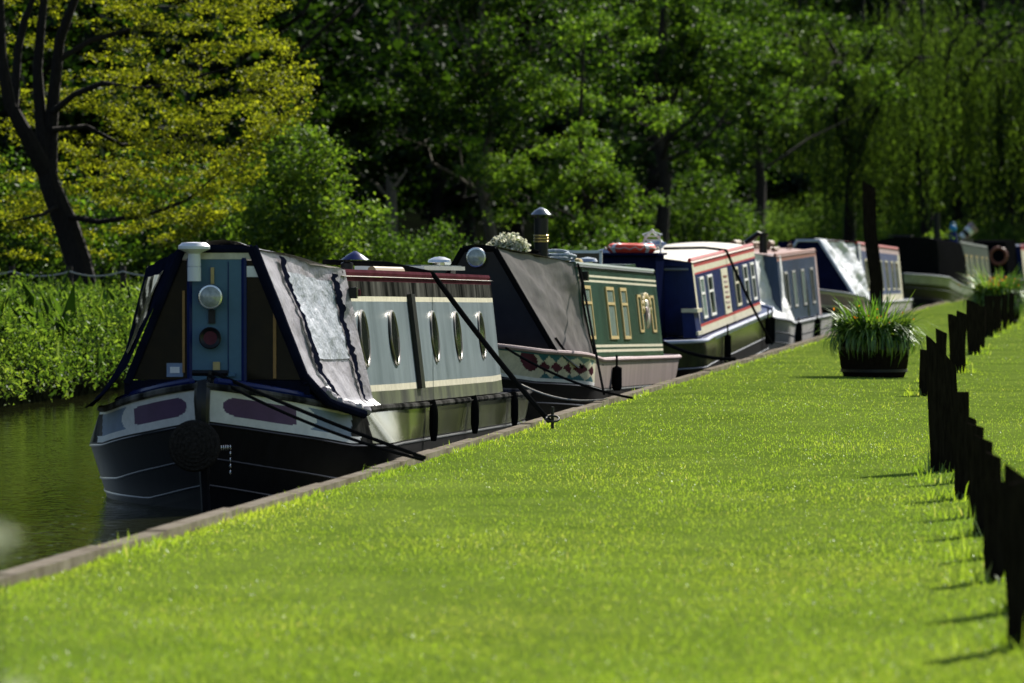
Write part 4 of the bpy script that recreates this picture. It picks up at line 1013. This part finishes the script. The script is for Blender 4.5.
# lifebuoy with white wraps lying on the canopy
c = b3.W(.06, 1.05, 1.84); root = empty('lifebuoy', c, .2); tag(root, 'orange red lifebuoy lying on the dark stern canopy of the navy boat', 'lifebuoy')
mb = MB(); mb.torus((0, 0, 0), .26, .062, 'lifebuoy_red', Matrix.Rotation(R(1.5), 3, 'X'), n=40, m=12); mb.build('ring', root)
for k in range(4): mb = MB(); a = k*math.pi/2+.5; mb.torus((0, 0, 0), .26, .065, 'white_plastic', Matrix.Rotation(R(1.5), 3, 'X'), n=5, m=12, arc=(a-.10, a+.10)); mb.build('band', root)
mb = MB()
for k in range(4):
    a0 = k*math.pi/2+.5; mb.tube([Vector(((.335+.02*math.sin(math.pi*i/8))*math.cos(a0+i/8*1.57), (.335+.02*math.sin(math.pi*i/8))*math.sin(a0+i/8*1.57), .03*math.sin(3*i))) for i in range(9)], .009, 'rope_pale', n=5)
mb.build('grab_line', root)
# white folded wire rack behind the ring
c = b3.W(.28, 1.7, 1.78); mb = MB()
for s_ in (-1, 1): mb.tube([(c.x+s_*.11, c.y, c.z), (c.x+s_*.11, c.y, c.z+.17), (c.x-s_*.02, c.y+.05, c.z+.30), (c.x+s_*.13, c.y, c.z+.24)], .012, 'white_plastic', n=6)
for z in (.10, .17, .22): mb.tube([(c.x-.11, c.y, c.z+z), (c.x+.11, c.y, c.z+z)], .011, 'white_plastic', n=6)
mb.tube([(c.x-.1, c.y, c.z+.2), (c.x, c.y, c.z+.1), (c.x+.1, c.y, c.z+.2), (c.x, c.y, c.z+.31), (c.x-.1, c.y, c.z+.2)], .012, 'white_plastic', n=6)
tag(mb.build('wire_rack', origin=tuple(c)), 'small white folded metal rack standing behind the lifebuoy', 'rack')
for k, (x, y) in enumerate(((-.05, 2.5), (-.02, 3.6), (.0, 4.8), (.05, 6.4), (.08, 8.0))):   # blue fenders stored on the roof
    p = b3.W(x-.30+.0*k, y, 1.645+.0155*(y-2)+.13); mb = MB(); prof = [(.001, -.2), (.03, -.19), (.06, -.15), (.07, 0), (.06, .15), (.03, .19), (.02, .24), (.001, .24)]
    mb.lathe(prof, 'blue_plastic', p, 14, Matrix.Rotation(R(80), 3, 'Y') @ Matrix.Rotation(.2*k, 3, 'X'))
    tag(mb.build('roof_fender', origin=tuple(p)), '%s blue grey fender of the row on the cream roof, counted from the lifebuoy' % ORD[k].replace('nearest', 'first'), 'fender', 'blue fenders on the cream roof')
ps = b3.W(.79, 8.4, b3.zr(8.4)+.06); pe = at(772, 344, F*1.52/(344-HZ))
rope([b3.W(0, 7.2, 1.83), b3.W(.5, 8.1, 1.84), ps]+catenary(ps, pe, .04)[1:], None, 0, .02, 'dark rope from the cream roof down across the navy boat side')
rope(b3.W(.3, .2, .76), at(735, 359, F*1.52/(359-HZ)), .10, .024, 'dark stern rope of the navy boat lying down to the grass')
for k, (y, z) in enumerate(((4.2, .5), (12.9, .62), (13.9, .62))):
    p = b3.hp(y/17, z, 1); mb = MB(); c = b3.W(p.x+.06, y, z); mb.tube([c+Vector((0, 0, .3)), c+Vector((0, 0, .16)), c+Vector((0, 0, .14)), c+Vector((0, 0, -.22)), c+Vector((0, 0, -.25))], [.012, .012, .05, .05, .02], 'black_rubber', n=10)
    tag(mb.build('side_fender', origin=tuple(c)), ('black tube fender on the navy boat below its first windows', 'black tube fender near the far end of the navy boat, first of the close pair', 'black tube fender near the far end of the navy boat, second of the close pair')[k], 'fender', 'fenders on the navy boat')

# ---- boat 4: slate boat with white tarpaulin ------------------------------------------------------------------
def center(D, k=6.89): return 1150 - k*F/D
b4 = Boat(center(95.2), 95.2, center(110), 110, 16.4, pl([(0, .85), (1.2, .68), (3, .58), (14.5, .57), (16.4, .56)]), 'slate blue narrowboat with a white tarpaulin over its bow and brown roof edge')
b4.hull('grey_steel', 'grey_steel', .22, None, rim='silver_steel', strakes=(.20, .36), deck='grey_steel', stmat='black_paint')
def c4(y, t): return 'brown_paint' if t > .93 else ('pink_rust' if y > 14.0 else 'slate_blue_paint')
b4.cabin(3.0, 14.5, lambda y: b4.gz(y)+.02, pl([(3, 1.67), (14.5, 1.74)]), .89, .78, c4, ysplit=(14.0,), tsplit=(0, .93, 1), endmat='slate_blue_paint', roofmat='brown_paint', railmat='brown_paint')
for y in (4.8, 7.0, 9.6, 12.4): b4.window(y, .2, .76, .85, 'grey_steel', 'curtain_glass' if y in (7.0, 9.6) else 'window_glass')
cb4 = simple_cratch(b4, 1.1, (.12, 1.74), (.40, .72), 'white_tarp', 'white_tarp')
fr = [(0, (.12, 1.08, 1.76)), (.6, (.36, 1.05, 1.0)), (1, (.75, 1.1, .66))]; bk = [(0, (.79, 3.9, 1.70)), (.6, (.88, 3.7, 1.0)), (1, (1.05, 3.6, .60))]
flap_mesh('cratch_cover', flap(fr, bk, 1, .05, 14), 'white_tarp', b4.root); flap_mesh('cratch_cover', flap(fr, bk, -1, .05, 15), 'white_tarp', b4.root, side=-1)
mb = MB(); rows = []
for i in range(11): u = i/10; rows.append([Vector((lerp(.12, .79, u)*c, lerp(1.08, 3.9, u), lerp(1.765, 1.71, u)+.03*(1-c*c))) for c in (-1, -.5, 0, .5, 1)])
mb.grid(rows, 'white_tarp'); mb.build('cover_top', b4.root)
g = random.Random(12)
for k in range(14):
    mb = MB(); y = 7.5+g.random()*5; x = g.uniform(-.4, .5); p = b4.W(x, y, 1.79+.05*(k % 3)); mb.tube([p, b4.W(x+g.uniform(-.1, .1), y+.9, 1.79+.05*(k % 3))], g.uniform(.035, .06), 'wood_pole', n=8)
    tag(mb.build('firewood_log', origin=tuple(p)), 'cut firewood log in the heap on the roof of the slate blue boat', 'log', 'firewood on the slate blue boat')
mb = MB(); p = b4.W(-.35, 4.5, 1.70); mb.lathe([(.07, 0), (.065, .36), (.09, .37), (.09, .41), (.06, .41)], 'black_paint', (.42, 5.2, 1.66), 14); mb.tube([(.42, 5.2, 2.02), (.34, 5.2, 2.06), (.12, 5.2, 1.90)], .045, 'black_paint', n=8) ; mb.build('chimney', b4.root)
for k, y in enumerate((3.7, 9.3)):
    c = b4.W(1.10, y, .42); mb = MB(); mb.tube([c+Vector((0, 0, .25)), c+Vector((0, 0, .18)), c+Vector((0, 0, .16)), c+Vector((0, 0, -.2)), c+Vector((0, 0, -.23))], [.012, .012, .06, .06, .02], 'black_rubber', n=10)
    tag(mb.build('side_fender', origin=tuple(c)), ('black tube fender below the white tarpaulin', 'black tube fender on the pale hull of the slate blue boat')[k], 'fender')

# ---- boat 5: boat with silver sheeted bow ---------------------------------------------------------------------
b5 = Boat(804, 114, 868, 138, 24.2, pl([(0, 1.02), (1.3, .88), (4, .70), (22, .58), (24.2, .58)]), 'narrowboat with shiny silver sheet over a dark cratch, behind the first planted barrel')
b5.hull('black_hull', 'grey_steel', .30, lambda q, y, t, side: ('cream_paint' if t > .8 or t < .12 else 'pink_rust') if y < 3 else None, rim='silver_steel', deck='grey_steel')
b5.cabin(4.6, 22.4, lambda y: b5.gz(y)+.02, pl([(4.6, 1.86), (22.4, 1.72)]), .89, .78, lambda y, t: 'pink_rust' if t > .92 else ('cream_paint' if t < .07 or y > 21.6 else 'violet_blue_paint'), ysplit=(21.6,), tsplit=(0, .12, .82, .9, 1), endmat='navy_paint', roofmat='red_paint', railmat='red_paint')
for y in (7, 10, 13, 15.6, 18.2, 20.4): b5.window(y, .2, .76, 1.0, 'cream_paint', 'window_glass')
cb5 = simple_cratch(b5, 1.3, (.21, 1.94), (.86, .92), 'navy_canvas', 'lavender_paint')
fr = [(0, (.21, 1.26, 1.96)), (.9, (.88, 1.26, .92)), (1, (.96, 1.6, .80))]; bk = [(0, (.82, 4.9, 1.90)), (.6, (.90, 4.8, 1.2)), (1, (1.05, 4.6, .74))]
flap_mesh('cratch_cover', flap(fr, bk, 1, .07, 24), 'silver_sheet', b5.root, nu=40, nt_=40); flap_mesh('cratch_cover', flap(fr, bk, -1, .05, 25), 'navy_canvas', b5.root, side=-1)
mb = MB(); rows = []
for i in range(11): u = i/10; rows.append([Vector((lerp(.21, .82, u)*c, lerp(1.26, 4.9, u), lerp(1.965, 1.91, u)+.03*(1-c*c))) for c in (-1, -.5, 0, .5, 1)])
mb.grid(rows, 'silver_sheet'); mb.build('cover_top', b5.root)
mb = MB(); g = random.Random(13)
for k in range(5): y = 13+k*1.7; mb.lathe([(.06, 0), (.06, .05), (.12, .06), (.1, .1), (.002, .12)], 'red_paint' if k % 2 else 'white_plastic', (g.uniform(-.2, .45), y, 1.85-.0079*(y-4.6)), 12); 
mb.build('roof_vent', b5.root)

# ---- boat 6: black canvas, green cabin ------------------------------------------------------------------------
b6 = Boat(903, 150, 966, 184, 33.5, pl([(0, 1.10), (3, .95), (8, .78), (14, .64), (33.5, .52)]), 'big narrowboat under black canvas with silver bow band and green cabin', nl=2.6, fl=1.5)
b6.hull('black_hull', 'silver_steel', .22, None, rim='silver_steel', deck='black_paint')
b6.cabin(14, 31.5, lambda y: b6.gz(y)+.02, pl([(14, 1.86), (31.5, 1.70)]), .90, .78, lambda y, t: 'grey_green_paint', tsplit=(0, 1), endmat='black_paint', roofmat='grey_green_paint', railmat='grey_green_paint')
for y in (16.5, 19.5, 23, 26.5, 29.5): b6.window(y, .25, .75, 1.1, 'gold_paint', 'curtain_glass')
mb = MB(); rows = []
for i in range(21):
    u = i/20; y = lerp(2.0, 14, u); hw_ = lerp(.74, .80, min(1, u*3)); zt = lerp(1.99, 1.90, u); zb_ = b6.gz(y)+.01; sg = .02*math.sin(u*20)
    rows.append([Vector(p) for p in ((1.0*lerp(.8, 1, min(1, u*4)), y, zb_), (.92*lerp(.85, 1, min(1, u*4)), y, lerp(zb_, zt, .6)+sg), (hw_, y, zt-.05), (hw_*.6, y, zt+.02+sg), (0, y, zt+.04), (-hw_*.6, y, zt+.02), (-hw_, y, zt-.05), (-.92*lerp(.85, 1, min(1, u*4)), y, lerp(zb_, zt, .6)), (-1.0*lerp(.8, 1, min(1, u*4)), y, zb_))])
mb.grid([r[::-1] for r in rows], 'black_rubber'); b0 = mb.add(rows[0]); mb.face([b0+k for k in range(9)], 'black_rubber'); mb.build('canvas_canopy', b6.root)
mb = MB(); mb.box((-.3, 4.2, 2.06), (.6, 1.2, .05), 'black_paint'); mb.box((-.3, 4.2, 2.03), (.3, .6, .05), 'black_paint'); mb.build('roof_hatch', b6.root)
chimney(b6, .10, 14.8, 1.88, .82, .09, False, False)
c = b6.W(.05, 25, 1.78); mb = MB(); mb.sphere((c.x, c.y, c.z+.50), .11, 'bright_blue'); mb.lathe([(.16, 0), (.14, .25), (.10, .40)], 'navy_paint', c, 16); mb.torus((c.x, c.y, c.z+.62), .07, .012, 'bright_blue', FACE, n=16, m=6)
tag(mb.build('water_can', origin=tuple(c)), 'bright blue topped water can on the roof of the green cabin', 'water can')
c = b6.W(.38, 26.5, 1.76); mb = MB(); mt = Matrix.Rotation(R(50), 3, 'Y'); mb.lathe([(.10, -.02), (.10, .10), (.12, .10), (.12, .22), (.145, .22), (.145, .36), (.17, .36), (.17, .5), (.15, .5)], ['white_plastic', 'black_paint', 'black_paint', 'white_plastic', 'white_plastic', 'black_paint', 'pink_rust', 'pink_rust'], c+Vector((-.15, 0, .28)), 18, mt); mb.box(c+Vector((0, 0, .10)), (.35, .4, .26), 'wood_pole')
tag(mb.build('striped_bucket', origin=tuple(c)), 'striped black and white bucket tilted at the far end of the green cabin roof', 'bucket')
c = b6.W(-.2, 21, 1.82); root = empty('roof_planter', c); tag(root, 'low trough of plants on the roof of the green cabin', 'planter'); mb = MB(); mb.box((0, 0, .08), (.5, 1.2, .16), 'barrel_wood', top=1.1); mb.build('trough', root)
leaves('plants', [(g.gauss(0, .16), g.uniform(-.55, .55), .18+abs(g.gauss(0, .09))) for _ in range(500)], .07, 'hazel_leaf', root)
# ---- boat 7: cream and red boat cut by the frame --------------------------------------------------------------
b7 = Boat(973, 187, 1080, 206, 20, pl([(0, .9), (2, .7), (20, .6)]), 'farthest narrowboat at the right edge, cream and red bands with a brown wreath')
b7.hull('black_hull', 'black_hull', .3, None, deck='black_paint')
b7.cabin(4, 18, lambda y: b7.gz(y)+.02, pl([(4, 1.74), (18, 1.74)]), .9, .78, lambda y, t: 'red_paint' if t > .9 else ('cream_paint' if t > .8 or y < 5 else 'slate_blue_paint'), ysplit=(5,), tsplit=(0, .8, .9, 1), endmat='navy_paint', roofmat='navy_paint', railmat='red_paint')
for y in (7, 10, 13): b7.window(y, .25, .72, 1.0, 'white_paint', 'window_glass')
mb = MB(); mb.hexa([(-.75, 2, .75), (.75, 2, .75), (.75, 3.9, .75), (-.75, 3.9, .75), (-.5, 2.1, 1.9), (.62, 2.1, 1.9), (.62, 3.9, 1.95), (-.5, 3.9, 1.95)], 'black_rubber'); mb.build('bow_canopy', b7.root, smooth=False)
c = b7.W(.45, 1.9, 1.45); mb = MB(); mb.torus(c, .25, .055, 'brown_paint', FACE, n=26, m=8); tag(mb.build('wreath', origin=tuple(c)), 'brown ring hanging on the dark front of the farthest boat', 'ring')
